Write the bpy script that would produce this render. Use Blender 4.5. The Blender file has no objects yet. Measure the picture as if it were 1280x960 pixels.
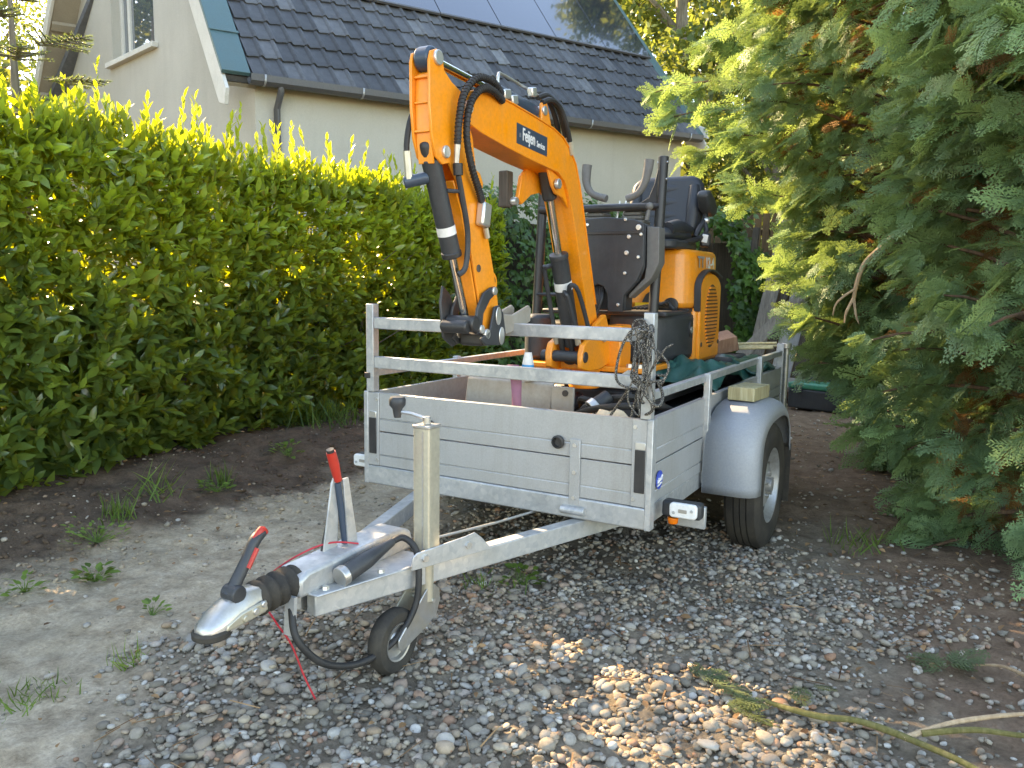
import bpy, bmesh, math, random
import numpy as np
from mathutils import Vector, Matrix, Euler
R = math.radians
random.seed(7)
rng = np.random.default_rng(11)
sc = bpy.context.scene
col = sc.collection

# ------------------------------------------------------------------ camera
cam_d = bpy.data.cameras.new('camera')
cam = bpy.data.objects.new('camera', cam_d)
col.objects.link(cam)
cam_d.sensor_width = 36.0
cam_d.lens = 27.79
cam_d.clip_start = 0.05
cam_d.clip_end = 600
YAW, PITCH, ROLL = R(-29.707), R(7.209), R(0.846)
fw = Vector((math.sin(YAW)*math.cos(PITCH), math.cos(YAW)*math.cos(PITCH), -math.sin(PITCH)))
rt = Vector((math.cos(YAW), -math.sin(YAW), 0))
up = rt.cross(fw)
r2 = rt*math.cos(ROLL) + up*math.sin(ROLL)
u2 = up*math.cos(ROLL) - rt*math.sin(ROLL)
m3 = Matrix((r2, u2, -fw)).transposed()
CAM = Vector((1.619, -2.694, 1.211))
cam.matrix_world = Matrix.Translation(CAM) @ m3.to_4x4()
sc.camera = cam

# ------------------------------------------------------------------ light
SUN_AZ, SUN_EL = R(-73), R(33)
w = bpy.data.worlds.new('World')
sc.world = w
w.use_nodes = True
wn = w.node_tree
sky = wn.nodes.new('ShaderNodeTexSky')
sky.sky_type = 'NISHITA'
sky.sun_disc = False
sky.sun_elevation = SUN_EL
sky.sun_rotation = SUN_AZ
sky.air_density = 1.0
sky.dust_density = 0.4
wn.links.new(sky.outputs[0], wn.nodes['Background'].inputs[0])
wn.nodes['Background'].inputs[1].default_value = 0.15
sd = bpy.data.lights.new('sun', 'SUN')
sd.energy = 4.8
sd.angle = R(0.55)
sd.color = (1.0, 0.81, 0.56)
sun = bpy.data.objects.new('sun', sd)
col.objects.link(sun)
sv = Vector((math.sin(SUN_AZ)*math.cos(SUN_EL), math.cos(SUN_AZ)*math.cos(SUN_EL), math.sin(SUN_EL)))
sun.location = sv*40
sun.rotation_euler = (-sv).to_track_quat('-Z', 'Y').to_euler()
sc.view_settings.view_transform = 'Standard'
sc.view_settings.look = 'None'
sc.view_settings.gamma = 1
sc.view_settings.exposure = 2.66
if hasattr(sc.view_settings, 'use_white_balance'):
    sc.view_settings.use_white_balance = True
    sc.view_settings.white_balance_temperature = 8150
    sc.view_settings.white_balance_tint = 11
sc.cycles.max_bounces = 8
sc.cycles.transparent_max_bounces = 8

# ------------------------------------------------------------------ materials
def lin(r, g, b):
    f = lambda c: (c/255/12.92) if c/255 <= 0.04045 else ((c/255+0.055)/1.055)**2.4
    return (f(r), f(g), f(b), 1)

class NT:
    def __init__(s, name):
        s.m = bpy.data.materials.new(name)
        s.m.use_nodes = True
        s.t = s.m.node_tree
        s.b = s.t.nodes['Principled BSDF']
        s.out = s.t.nodes['Material Output']
    def n(s, typ, **k):
        x = s.t.nodes.new(typ)
        for a, v in k.items():
            if a.startswith('i_'):
                x.inputs[a[2:].replace('_', ' ')].default_value = v
            else:
                setattr(x, a, v)
        return x
    def l(s, a, b):
        s.t.links.new(a, b)
    def coord(s, kind='Object'):
        return s.n('ShaderNodeTexCoord').outputs[kind]
    def noise(s, scale, detail=4, rough=.55, vec=None, dist=0):
        x = s.n('ShaderNodeTexNoise')
        x.inputs['Scale'].default_value = scale
        x.inputs['Detail'].default_value = detail
        x.inputs['Roughness'].default_value = rough
        x.inputs['Distortion'].default_value = dist
        s.l(vec if vec is not None else s.coord(), x.inputs['Vector'])
        return x.outputs[0]
    def ramp(s, fac, stops):
        x = s.n('ShaderNodeValToRGB')
        e = x.color_ramp.elements
        while len(e) < len(stops):
            e.new(.5)
        for k, (p, c) in enumerate(stops):
            e[k].position = p
            e[k].color = c if len(c) == 4 else (*c, 1)
        s.l(fac, x.inputs[0])
        return x.outputs[0]
    def mix(s, fac, a, b, mode='MIX'):
        x = s.n('ShaderNodeMix', data_type='RGBA', blend_type=mode)
        for i, v in ((0, fac), (6, a), (7, b)):
            if isinstance(v, (int, float)):
                x.inputs[i].default_value = v
            elif isinstance(v, tuple):
                x.inputs[i].default_value = v if len(v) == 4 else (*v, 1)
            else:
                s.l(v, x.inputs[i])
        return x.outputs[2]
    def math(s, op, a, b=None):
        x = s.n('ShaderNodeMath', operation=op)
        for i, v in ((0, a), (1, b)):
            if v is None:
                continue
            if isinstance(v, (int, float)):
                x.inputs[i].default_value = v
            else:
                s.l(v, x.inputs[i])
        return x.outputs[0]
    def bump(s, h, strength=.3, dist=.01):
        x = s.n('ShaderNodeBump')
        x.inputs['Strength'].default_value = strength
        x.inputs['Distance'].default_value = dist
        s.l(h, x.inputs['Height'])
        s.l(x.outputs[0], s.b.inputs['Normal'])
    def set(s, color=None, rough=None, metal=None, spec=None, coat=None):
        for k, v in (('Base Color', color), ('Roughness', rough), ('Metallic', metal), ('Specular IOR Level', spec), ('Coat Weight', coat)):
            if v is None:
                continue
            if isinstance(v, (int, float)):
                s.b.inputs[k].default_value = v
            elif isinstance(v, tuple):
                s.b.inputs[k].default_value = v if len(v) == 4 else (*v, 1)
            else:
                s.l(v, s.b.inputs[k])
        return s

def mat_worn(name, base, dirt, rough, metal=0, scale=6, amt=.35, spec=.5, coat=0, fine=60, bump=.05, streak=.25):
    t = NT(name)
    n1 = t.noise(scale, 6, .65)
    f = t.ramp(n1, [(.35, (0, 0, 0)), (.75, (amt, amt, amt))])
    n2 = t.noise(fine, 3, .6)
    c = t.mix(f, base, dirt)
    mp = t.n('ShaderNodeMapping')
    t.l(t.coord(), mp.inputs[0])
    mp.inputs['Scale'].default_value = (26, 26, 2.2)
    n3 = t.noise(1.5, 5, .65, mp.outputs[0])
    c = t.mix(t.ramp(n3, [(.52, (0, 0, 0)), (.78, (streak, streak, streak))]), c, dirt)
    n4 = t.noise(240, 2, .5)
    c = t.mix(t.ramp(n4, [(.66, (0, 0, 0)), (.72, (amt*.8,)*3)]), c, dirt)
    v = t.ramp(n2, [(.3, (.90, .90, .90)), (.7, (1.05, 1.05, 1.05))])
    c = t.mix(1.0, c, v, 'MULTIPLY')
    rr = t.ramp(n1, [(.3, (rough*.85,)*3), (.8, (min(1, rough*1.35),)*3)])
    t.set(c, rr, metal, spec, coat)
    t.bump(n2, bump, .004)
    return t.m

def mat_galv(name='galvanised_steel', tone=.52):
    t = NT(name)
    vo = t.n('ShaderNodeTexVoronoi')
    vo.inputs['Scale'].default_value = 55
    t.l(t.coord(), vo.inputs['Vector'])
    sp = t.ramp(vo.outputs['Color'], [(0, (tone*.82, tone*.85, tone*.88)), (1, (tone*1.08, tone*1.08, tone*1.06))])
    n1 = t.noise(7, 6, .7)
    st = t.ramp(n1, [(.3, (1.1, 1.1, 1.1)), (.72, (.66, .67, .67))])
    c = t.mix(1.0, sp, st, 'MULTIPLY')
    n2 = t.noise(2.2, 5, .7)
    c = t.mix(t.ramp(n2, [(.55, (0, 0, 0)), (.85, (.45, .45, .45))]), c, (.30, .27, .21, 1))
    rr = t.ramp(n1, [(.3, (.38,)*3), (.75, (.62,)*3)])
    t.set(c, rr, .55, .5)
    t.bump(n1, .08, .004)
    return t.m

MAT = {}
MAT['galv'] = mat_galv()
MAT['alu'] = mat_worn('anodised_aluminium', (.425, .435, .44, 1), (.27, .25, .21, 1), .42, .35, 2.6, .45, .5, 0, 180, .03, .32)
MAT['alu_in'] = mat_worn('aluminium_inside', (.36, .365, .35, 1), (.25, .24, .21, 1), .5, .25, 5, .6)
MAT['cream'] = mat_worn('cream_board', (.56, .52, .42, 1), (.35, .30, .22, 1), .5, 0, 5, .5)
MAT['orange'] = mat_worn('orange_paint', (.92, .285, .008, 1), (.60, .28, .09, 1), .34, 0, 6, .38, .5, .15, 90, .03, .30)
MAT['black'] = mat_worn('black_paint', (.018, .018, .020, 1), (.06, .055, .05, 1), .42, 0, 7, .45, .5)
MAT['charcoal'] = mat_worn('charcoal_plastic', (.020, .023, .028, 1), (.075, .076, .076, 1), .48, 0, 5, .5, .5)
MAT['seat'] = mat_worn('black_vinyl', (.020, .023, .030, 1), (.05, .05, .055, 1), .45, 0, 5, .4, .5, 0, 200, .1)
MAT['rubber'] = mat_worn('black_rubber', (.022, .021, .020, 1), (.10, .085, .065, 1), .8, 0, 8, .6, .3, 0, 80, .1)
MAT['hose'] = mat_worn('hose_rubber', (.016, .016, .017, 1), (.06, .055, .05, 1), .55, 0, 20, .5, .4)
MAT['chrome'] = NT('chrome').set((.72, .70, .66), .12, 1.0).m
MAT['zinc'] = mat_worn('zinc_plated', (.52, .53, .54, 1), (.38, .33, .24, 1), .36, .75, 14, .8)
MAT['gold_zinc'] = mat_worn('yellow_zinc', (.56, .53, .43, 1), (.40, .37, .29, 1), .40, .6, 9, .7)
MAT['bolt'] = NT('bolt_steel').set((.62, .62, .60), .35, .8).m
MAT['red'] = mat_worn('red_plastic', (.50, .025, .015, 1), (.25, .05, .03, 1), .4, 0, 20, .4)
MAT['redwire'] = NT('red_wire').set((.45, .02, .03), .45).m
MAT['fender'] = mat_worn('grey_fender', (.27, .29, .32, 1), (.36, .35, .32, 1), .5, .1, 4, .5, .5, 0, 120, .04)
MAT['rim'] = mat_worn('silver_rim', (.42, .43, .44, 1), (.18, .16, .13, 1), .42, .5, 12, .7)
MAT['blade'] = mat_worn('grey_blade', (.33, .31, .27, 1), (.22, .17, .12, 1), .55, 0, 8, .6)
MAT['grip'] = mat_worn('grey_grip', (.12, .115, .11, 1), (.2, .19, .17, 1), .6, 0, 8, .4)
MAT['white'] = mat_worn('white_plastic', (.75, .75, .74, 1), (.5, .47, .4, 1), .35, 0, 9, .35)
MAT['amber'] = NT('amber_plastic').set((.75, .17, .01), .25).m
MAT['blue'] = NT('blue_print').set((.03, .07, .42), .35).m
MAT['label_blue'] = NT('label_blue').set((.02, .30, .62), .4).m
MAT['label_dark'] = NT('label_dark').set((.035, .055, .085), .4).m
MAT['label_grey'] = NT('label_grey').set((.30, .30, .31), .4).m
MAT['yellow'] = NT('warning_yellow').set((.75, .42, .01), .4).m
MAT['tarp'] = mat_worn('green_tarp', (.010, .075, .062, 1), (.04, .12, .10, 1), .42, 0, 12, .6, .5, 0, 120, .15)
MAT['greybag'] = mat_worn('dark_grey_fabric', (.06, .06, .063, 1), (.11, .10, .09, 1), .8, 0, 9, .5)
MAT['toolgreen'] = mat_worn('green_toolbox', (.02, .22, .13, 1), (.1, .2, .13, 1), .42, 0, 8, .5)
MAT['strap'] = mat_worn('mauve_webbing', (.28, .12, .20, 1), (.18, .1, .12, 1), .8, 0, 30, .7)
MAT['bag'] = mat_worn('cream_cloth', (.72, .58, .40, 1), (.5, .38, .25, 1), .8, 0, 20, .5)

def mat_rope():
    t = NT('flecked_rope')
    n = t.noise(420, 1, .5)
    c = t.ramp(n, [(.56, (.018, .018, .018)), (.64, (.50, .45, .37))])
    t.set(c, .8)
    return t.m
MAT['rope'] = mat_rope()

def mat_wood(name, a, b, c3, rough=.75):
    t = NT(name)
    mp = t.n('ShaderNodeMapping')
    t.l(t.coord(), mp.inputs[0])
    mp.inputs['Scale'].default_value = (22, 22, 1.6)
    n1 = t.noise(2.4, 8, .65, mp.outputs[0], .6)
    n2 = t.noise(3.5, 5, .6)
    c = t.ramp(n1, [(.25, a), (.5, b), (.75, c3)])
    oi = t.n('ShaderNodeObjectInfo')
    v = t.ramp(oi.outputs['Random'], [(0, (.75, .74, .72)), (1, (1.2, 1.2, 1.2))])
    c = t.mix(1, c, v, 'MULTIPLY')
    c = t.mix(1, c, t.ramp(n2, [(.3, (.7, .7, .7)), (.7, (1.1, 1.1, 1.1))]), 'MULTIPLY')
    t.set(c, rough)
    t.bump(n1, .4, .006)
    return t.m
MAT['oldwood'] = mat_wood('weathered_wood', (.10, .085, .07), (.20, .175, .15), (.30, .275, .24))
MAT['darkwood'] = mat_wood('dark_wood', (.03, .024, .018), (.065, .052, .04), (.11, .09, .07))
MAT['palewood'] = mat_wood('pale_board', (.34, .34, .34), (.44, .44, .44), (.52, .52, .52))
MAT['fencewood'] = mat_wood('brown_fence_wood', (.06, .035, .015), (.13, .075, .03), (.20, .12, .05))
MAT['greenwood'] = mat_wood('treated_timber', (.16, .13, .06), (.30, .26, .14), (.42, .39, .25))
MAT['redwood'] = mat_wood('reddish_timber', (.22, .12, .07), (.34, .19, .12), (.45, .28, .18))
MAT['bamboo'] = mat_wood('pale_cane', (.40, .33, .16), (.55, .48, .26), (.66, .6, .38))
MAT['bark'] = mat_wood('reddish_bark', (.05, .03, .018), (.13, .075, .045), (.24, .15, .09), .9)
MAT['greybark'] = mat_wood('grey_bark', (.07, .06, .045), (.16, .14, .11), (.28, .25, .2), .9)
MAT['palebark'] = mat_wood('bare_branch', (.25, .17, .10), (.40, .28, .17), (.52, .4, .26), .85)
MAT['moss'] = mat_wood('mossy_branch', (.08, .075, .025), (.17, .15, .045), (.27, .22, .10), .95)

def mat_leaf(name, dark, light, trans, tfac=.4, rough=.42, spec=.5, inst=False, told=.45):
    """leaf tint comes from a per-leaf attribute: 0 dark like old leaves, 1 pale like young ones"""
    t = NT(name)
    at = t.n('ShaderNodeAttribute', attribute_name='tint')
    fac = at.outputs['Fac']
    if inst:
        a2 = t.n('ShaderNodeAttribute', attribute_name='itint', attribute_type='INSTANCER')
        fac = t.math('ADD', fac, a2.outputs['Fac'])
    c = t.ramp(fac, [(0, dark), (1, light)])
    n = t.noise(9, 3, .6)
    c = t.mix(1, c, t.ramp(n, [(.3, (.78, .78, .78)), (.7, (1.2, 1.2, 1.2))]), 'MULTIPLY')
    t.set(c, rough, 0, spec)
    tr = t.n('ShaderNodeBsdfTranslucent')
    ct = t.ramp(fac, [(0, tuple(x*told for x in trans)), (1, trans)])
    t.l(ct, tr.inputs[0])
    mx = t.n('ShaderNodeMixShader')
    mx.inputs[0].default_value = tfac
    t.l(t.b.outputs[0], mx.inputs[1])
    t.l(tr.outputs[0], mx.inputs[2])
    t.l(mx.outputs[0], t.out.inputs[0])
    return t.m
MAT['laurel'] = mat_leaf('laurel_leaf', (.066, .130, .050), (.33, .46, .05), (.54, .58, .025), .48, .24, .75, False, .66)
MAT['ivy'] = mat_leaf('ivy_leaf', (.034, .085, .028), (.13, .28, .05), (.32, .46, .05), .35, .35, .5)
MAT['cypress'] = mat_leaf('cypress_foliage', (.056, .116, .066), (.24, .37, .15), (.36, .48, .12), .36, .5, .4, True)
MAT['cypress_dead'] = mat_leaf('cypress_brown', (.10, .05, .02), (.22, .12, .04), (.45, .22, .06), .35, .7, .2, True)
MAT['cypress_cut'] = mat_leaf('cut_cypress', (.05, .08, .045), (.17, .20, .08), (.38, .42, .10), .3, .6, .3)
MAT['spruce'] = mat_leaf('spruce_needles', (.02, .05, .035), (.14, .22, .08), (.36, .46, .10), .3, .5, .3)
MAT['broadleaf'] = mat_leaf('broad_leaf', (.035, .07, .02), (.13, .19, .045), (.34, .38, .06), .38, .5, .4)
MAT['grass'] = mat_leaf('grass_blade', (.05, .10, .02), (.16, .26, .05), (.36, .45, .06), .35, .5, .3)
MAT['litter'] = mat_leaf('dry_leaf', (.10, .05, .025), (.40, .24, .12), (.35, .2, .08), .2, .75, .2)

def mat_stone(name):
    t = NT(name)
    at = t.n('ShaderNodeAttribute', attribute_name='tint')
    c = t.ramp(at.outputs['Fac'], [(0, (.15, .13, .105)), (.2, (.23, .20, .155)), (.36, (.31, .265, .205)), (.5, (.29, .21, .14)), (.62, (.29, .27, .24)),
                                   (.76, (.38, .315, .23)), (.87, (.30, .165, .10)), (.94, (.42, .38, .32)), (1, (.52, .49, .44))])
    n = t.noise(45, 5, .7)
    c = t.mix(1, c, t.ramp(n, [(.25, (.62, .62, .62)), (.75, (1.22, 1.22, 1.22))]), 'MULTIPLY')
    t.set(c, .82, 0, .25)
    t.bump(n, .4, .004)
    return t.m
MAT['stone'] = mat_stone('pebble')

def mat_ground():
    t = NT('bare_ground')
    geo = t.n('ShaderNodeNewGeometry')
    pos = geo.outputs['Position']
    sep = t.n('ShaderNodeSeparateXYZ')
    t.l(pos, sep.inputs[0])
    X, Y = sep.outputs[0], sep.outputs[1]
    wob = t.math('MULTIPLY', t.math('SUBTRACT', t.noise(2.2, 5, .6, pos), .5), .9)
    xx = t.math('ADD', X, wob)
    yy = t.math('ADD', Y, wob)
    fine = t.noise(70, 6, .75, pos)
    mid = t.noise(9, 6, .7, pos)
    big = t.noise(1.3, 4, .6, pos)
    sand = t.ramp(mid, [(.3, (.24, .18, .12)), (.5, (.42, .335, .235)), (.7, (.54, .445, .33))])
    rut = t.noise(4.5, 7, .7, pos, .4)
    sand = t.mix(t.ramp(rut, [(.52, (0, 0, 0)), (.68, (.6, .6, .6))]), sand, (.20, .155, .105, 1))
    sand = t.mix(t.ramp(big, [(.42, (0, 0, 0)), (.7, (.5, .5, .5))]), sand, (.24, .20, .14, 1))
    soil = t.ramp(mid, [(.3, (.062, .043, .030)), (.7, (.15, .106, .074))])
    bed = t.ramp(mid, [(.3, (.12, .095, .068)), (.7, (.27, .22, .16))])
    dirt = t.ramp(mid, [(.25, (.10, .063, .04)), (.55, (.19, .128, .085)), (.8, (.28, .205, .145))])
    def step(v, a, b):
        m = t.n('ShaderNodeMapRange', interpolation_type='SMOOTHSTEP')
        m.inputs[1].default_value = a
        m.inputs[2].default_value = b
        t.l(v, m.inputs[0])
        return m.outputs[0]
    c = t.mix(step(xx, -1.85, -1.5), soil, sand)
    xb = t.math('SUBTRACT', xx, t.math('MULTIPLY', t.math('MAXIMUM', t.math('SUBTRACT', -1.05, Y), 0.0), .75))
    c = t.mix(step(xb, -.80, -.40), c, bed)
    c = t.mix(t.math('MULTIPLY', step(xx, -.4, .1), step(yy, .9, 1.9)), c, dirt)
    c = t.mix(step(t.math('ADD', xx, t.math('MULTIPLY', Y, .3)), 1.3, 1.8), c, dirt)
    c = t.mix(1, c, t.ramp(fine, [(.2, (.55, .55, .55)), (.5, (1, 1, 1)), (.8, (1.4, 1.4, 1.4))]), 'MULTIPLY')
    vo = t.n('ShaderNodeTexVoronoi')
    vo.inputs['Scale'].default_value = 38
    t.l(pos, vo.inputs['Vector'])
    spk = t.ramp(vo.outputs['Distance'], [(.10, (1, 1, 1)), (.17, (0, 0, 0))])
    sel = t.ramp(t.noise(21, 2, .5, pos), [(.6, (0, 0, 0)), (.66, (.8, .8, .8))])
    c = t.mix(t.math('MULTIPLY', spk, sel), c, (.36, .33, .28, 1))
    t.set(c, .92, 0, .2)
    h = t.math('ADD', t.math('MULTIPLY', fine, .5), mid)
    t.bump(h, .8, .02)
    return t.m
MAT['ground'] = mat_ground()

def mat_plaster():
    t = NT('rendered_wall')
    n1 = t.noise(60, 5, .7)
    n2 = t.noise(.8, 5, .6)
    mp = t.n('ShaderNodeMapping')
    t.l(t.coord(), mp.inputs[0])
    mp.inputs['Scale'].default_value = (3, 3, .35)
    n3 = t.noise(2, 5, .6, mp.outputs[0])
    c = t.ramp(n2, [(.3, (.45, .425, .36)), (.7, (.53, .50, .43))])
    c = t.mix(t.ramp(n3, [(.5, (0, 0, 0)), (.8, (.35, .35, .35))]), c, (.38, .35, .29, 1))
    c = t.mix(1, c, t.ramp(n1, [(.3, (.92, .92, .92)), (.7, (1.05, 1.05, 1.05))]), 'MULTIPLY')
    t.set(c, .9, 0, .2)
    t.bump(n1, .5, .006)
    return t.m
MAT['plaster'] = mat_plaster()

def mat_tile():
    t = NT('slate_grey_tile')
    oi = t.n('ShaderNodeObjectInfo')
    c = t.ramp(oi.outputs['Random'], [(0, (.045, .047, .052)), (.7, (.078, .081, .089)), (.93, (.105, .109, .118)), (1, (.17, .176, .182))])
    n = t.noise(14, 5, .7)
    c = t.mix(1, c, t.ramp(n, [(.3, (.75, .75, .75)), (.7, (1.2, 1.2, 1.18))]), 'MULTIPLY')
    t.set(c, .55, 0, .45)
    t.bump(n, .2, .004)
    return t.m
MAT['tile'] = mat_tile()
MAT['trim_white'] = mat_worn('white_barge', (.66, .64, .58, 1), (.45, .42, .34, 1), .5, 0, 3, .4)
MAT['trim_green'] = mat_worn('green_verge', (.055, .12, .125, 1), (.09, .13, .12, 1), .4, 0, 5, .4)
MAT['gutter'] = mat_worn('zinc_gutter', (.10, .10, .105, 1), (.16, .15, .14, 1), .5, .3, 5, .5)
MAT['soffit'] = mat_worn('beige_soffit', (.36, .31, .23, 1), (.27, .23, .17, 1), .6, 0, 4, .5)
MAT['solar'] = NT('solar_glass').set((.022, .026, .038), .10, 0, .9, 1.0).m
MAT['solar_line'] = NT('solar_frame').set((.02, .02, .022), .5).m
def mat_pane():
    t = NT('window_pane')
    t.set((.10, .12, .14), .03, 0, 1.0)
    t.b.inputs['Coat Weight'].default_value = 1.0
    t.b.inputs['Coat Roughness'].default_value = .02
    return t.m
MAT['pane'] = mat_pane()

# ------------------------------------------------------------------ mesh helpers
ORI = {}
def tag(o, label=None, cat=None, group=None, kind=None):
    if label: o['label'] = label
    if cat: o['category'] = cat
    if group: o['group'] = group
    if kind: o['kind'] = kind
    return o

def thing(name, loc, label, cat, group=None):
    o = bpy.data.objects.new(name, None)
    o.empty_display_size = .1
    o.location = loc
    col.objects.link(o)
    ORI[o.name] = Vector(loc)
    return tag(o, label, cat, group)

def link_obj(name, me, mat, parent=None, center=None):
    o = bpy.data.objects.new(name, me)
    col.objects.link(o)
    c = Vector(center) if center is not None else Vector((0, 0, 0))
    if parent is not None:
        o.parent = parent
        o.location = c - ORI.get(parent.name, Vector((0, 0, 0)))
    else:
        o.location = c
    ORI[o.name] = c
    if mat is not None and len(me.materials) == 0:
        me.materials.append(MAT[mat] if isinstance(mat, str) else mat)
    return o

def smooth_by_angle(me, ang=38):
    n = len(me.polygons)
    me.polygons.foreach_set('use_smooth', np.ones(n, dtype=bool))
    me.set_sharp_from_angle(angle=R(ang))

class MB:
    def __init__(s):
        s.v = []
        s.f = []
    def add(s, vs, fs):
        o = len(s.v)
        s.v += [tuple(x) for x in vs]
        s.f += [tuple(o+i for i in f) for f in fs]
        return s
    def hexa(s, c8):
        return s.add(c8, [(0, 3, 2, 1), (4, 5, 6, 7), (0, 1, 5, 4), (1, 2, 6, 5), (2, 3, 7, 6), (3, 0, 4, 7)])
    def box(s, x0, x1, y0, y1, z0, z1):
        return s.hexa([(x0, y0, z0), (x1, y0, z0), (x1, y1, z0), (x0, y1, z0), (x0, y0, z1), (x1, y0, z1), (x1, y1, z1), (x0, y1, z1)])
    def obox(s, c, size, eul=(0, 0, 0)):
        m = Euler(eul).to_matrix()
        c = Vector(c)
        a, b, d = (x/2 for x in size)
        return s.hexa([c + m @ Vector(q) for q in ((-a, -b, -d), (a, -b, -d), (a, b, -d), (-a, b, -d), (-a, -b, d), (a, -b, d), (a, b, d), (-a, b, d))])
    def beam(s, p0, p1, wd, ht, upv=(0, 0, 1)):
        p0, p1 = Vector(p0), Vector(p1)
        d = (p1-p0).normalized()
        sx = d.cross(Vector(upv)).normalized()
        sz = sx.cross(d).normalized()
        q = []
        for p in (p0, p1):
            q.append([p + sx*a*wd/2 + sz*b*ht/2 for a, b in ((-1, -1), (1, -1), (1, 1), (-1, 1))])
        return s.add(q[0]+q[1], [(0, 3, 2, 1), (4, 5, 6, 7), (0, 1, 5, 4), (1, 2, 6, 5), (2, 3, 7, 6), (3, 0, 4, 7)][::1])
    def tube(s, pts, r, n=10, caps=True, smooth=0):
        pts = [Vector(p) for p in pts]
        rr = r if isinstance(r, (list, tuple)) else [r]*len(pts)
        if smooth:
            P, Q = [], []
            for i in range(len(pts)-1):
                a, b = pts[max(i-1, 0)], pts[i]
                c, d = pts[i+1], pts[min(i+2, len(pts)-1)]
                for k in range(smooth):
                    t = k/smooth
                    P.append(.5*((2*b) + (c-a)*t + (2*a-5*b+4*c-d)*t*t + (3*b-a-3*c+d)*t**3))
                    Q.append(rr[i]*(1-t) + rr[i+1]*t)
            P.append(pts[-1]); Q.append(rr[-1])
            pts, rr = P, Q
        nrm = None
        vs, fs = [], []
        for i, p in enumerate(pts):
            d = (pts[min(i+1, len(pts)-1)] - pts[max(i-1, 0)])
            d = d.normalized() if d.length > 1e-9 else Vector((0, 0, 1))
            if nrm is None:
                a = Vector((0, 0, 1)) if abs(d.z) < .9 else Vector((1, 0, 0))
                nrm = d.cross(a).normalized()
            else:
                nrm = (nrm - d*nrm.dot(d)).normalized()
            bi = d.cross(nrm)
            for k in range(n):
                a = 2*math.pi*k/n
                vs.append(p + (nrm*math.cos(a) + bi*math.sin(a))*rr[i])
        for i in range(len(pts)-1):
            for k in range(n):
                fs.append((i*n+k, i*n+(k+1) % n, (i+1)*n+(k+1) % n, (i+1)*n+k))
        if caps:
            fs.append(tuple(range(n))[::-1])
            fs.append(tuple((len(pts)-1)*n+k for k in range(n)))
        return s.add(vs, fs)
    def cyl(s, p0, p1, r, r1=None, n=16):
        return s.tube([p0, p1], [r, r if r1 is None else r1], n)
    def prism(s, poly, axis, a, b):
        """polygon in the plane across an axis, pulled along it: X: (y,z), Y: (x,z), Z: (x,y)"""
        def mk(q, t):
            return {'X': (t, q[0], q[1]), 'Y': (q[0], t, q[1]), 'Z': (q[0], q[1], t)}[axis]
        n = len(poly)
        vs = [mk(q, a) for q in poly] + [mk(q, b) for q in poly]
        fs = [tuple(range(n))[::-1], tuple(range(n, 2*n))] + [(i, (i+1) % n, n+(i+1) % n, n+i) for i in range(n)]
        return s.add(vs, fs)
    def lathe(s, prof, o, d, n=32, closed=False):
        """profile of (radius, along) about axis d through o"""
        o, d = Vector(o), Vector(d).normalized()
        a = Vector((0, 0, 1)) if abs(d.z) < .9 else Vector((1, 0, 0))
        x = d.cross(a).normalized(); y = d.cross(x)
        vs, fs = [], []
        for (r, h) in prof:
            for k in range(n):
                t = 2*math.pi*k/n
                vs.append(o + d*h + (x*math.cos(t) + y*math.sin(t))*r)
        m = len(prof)
        for i in range(m if closed else m-1):
            j = (i+1) % m
            for k in range(n):
                fs.append((i*n+k, i*n+(k+1) % n, j*n+(k+1) % n, j*n+k))
        return s.add(vs, fs)
    def ball(s, c, r, n=10, m=6, sc3=(1, 1, 1)):
        c = Vector(c)
        prof = [(max(1e-4, math.sin(math.pi*i/m)), -math.cos(math.pi*i/m)) for i in range(m+1)]
        o = len(s.v)
        s.lathe([(q[0]*r, q[1]*r) for q in prof], (0, 0, 0), (0, 0, 1), n)
        for i in range(o, len(s.v)):
            x, y, z = s.v[i]
            s.v[i] = (c.x+x*sc3[0], c.y+y*sc3[1], c.z+z*sc3[2])
        return s
    def mesh(s, name, center=True, fix=True):
        v = np.array(s.v, dtype=float)
        c = (v.min(0)+v.max(0))/2 if center else np.zeros(3)
        me = bpy.data.meshes.new(name)
        me.from_pydata((v-c).tolist(), [], s.f)
        if fix:
            bm = bmesh.new()
            bm.from_mesh(me)
            bmesh.ops.recalc_face_normals(bm, faces=bm.faces)
            bm.to_mesh(me)
            bm.free()
        me.update()
        return me, c
    def build(s, name, mat, parent=None, bevel=0, seg=2, ang=38, label=None, kind=None):
        me, c = s.mesh(name)
        smooth_by_angle(me, ang)
        o = link_obj(name, me, mat, parent, c)
        if bevel:
            b = o.modifiers.new('bevel', 'BEVEL')
            b.width = bevel
            b.segments = seg
            b.limit_method = 'ANGLE'
            b.angle_limit = R(40)
        return tag(o, label, None, None, kind)

def rrect(w2, h2, r, n=4, cx=0, cy=0):
    pts = []
    for (sx, sy, a0) in ((1, 1, 0), (-1, 1, 90), (-1, -1, 180), (1, -1, 270)):
        for k in range(n+1):
            a = R(a0 + 90*k/n)
            pts.append((cx + sx*(w2-r) + r*math.cos(a), cy + sy*(h2-r) + r*math.sin(a)))
    return pts

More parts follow.
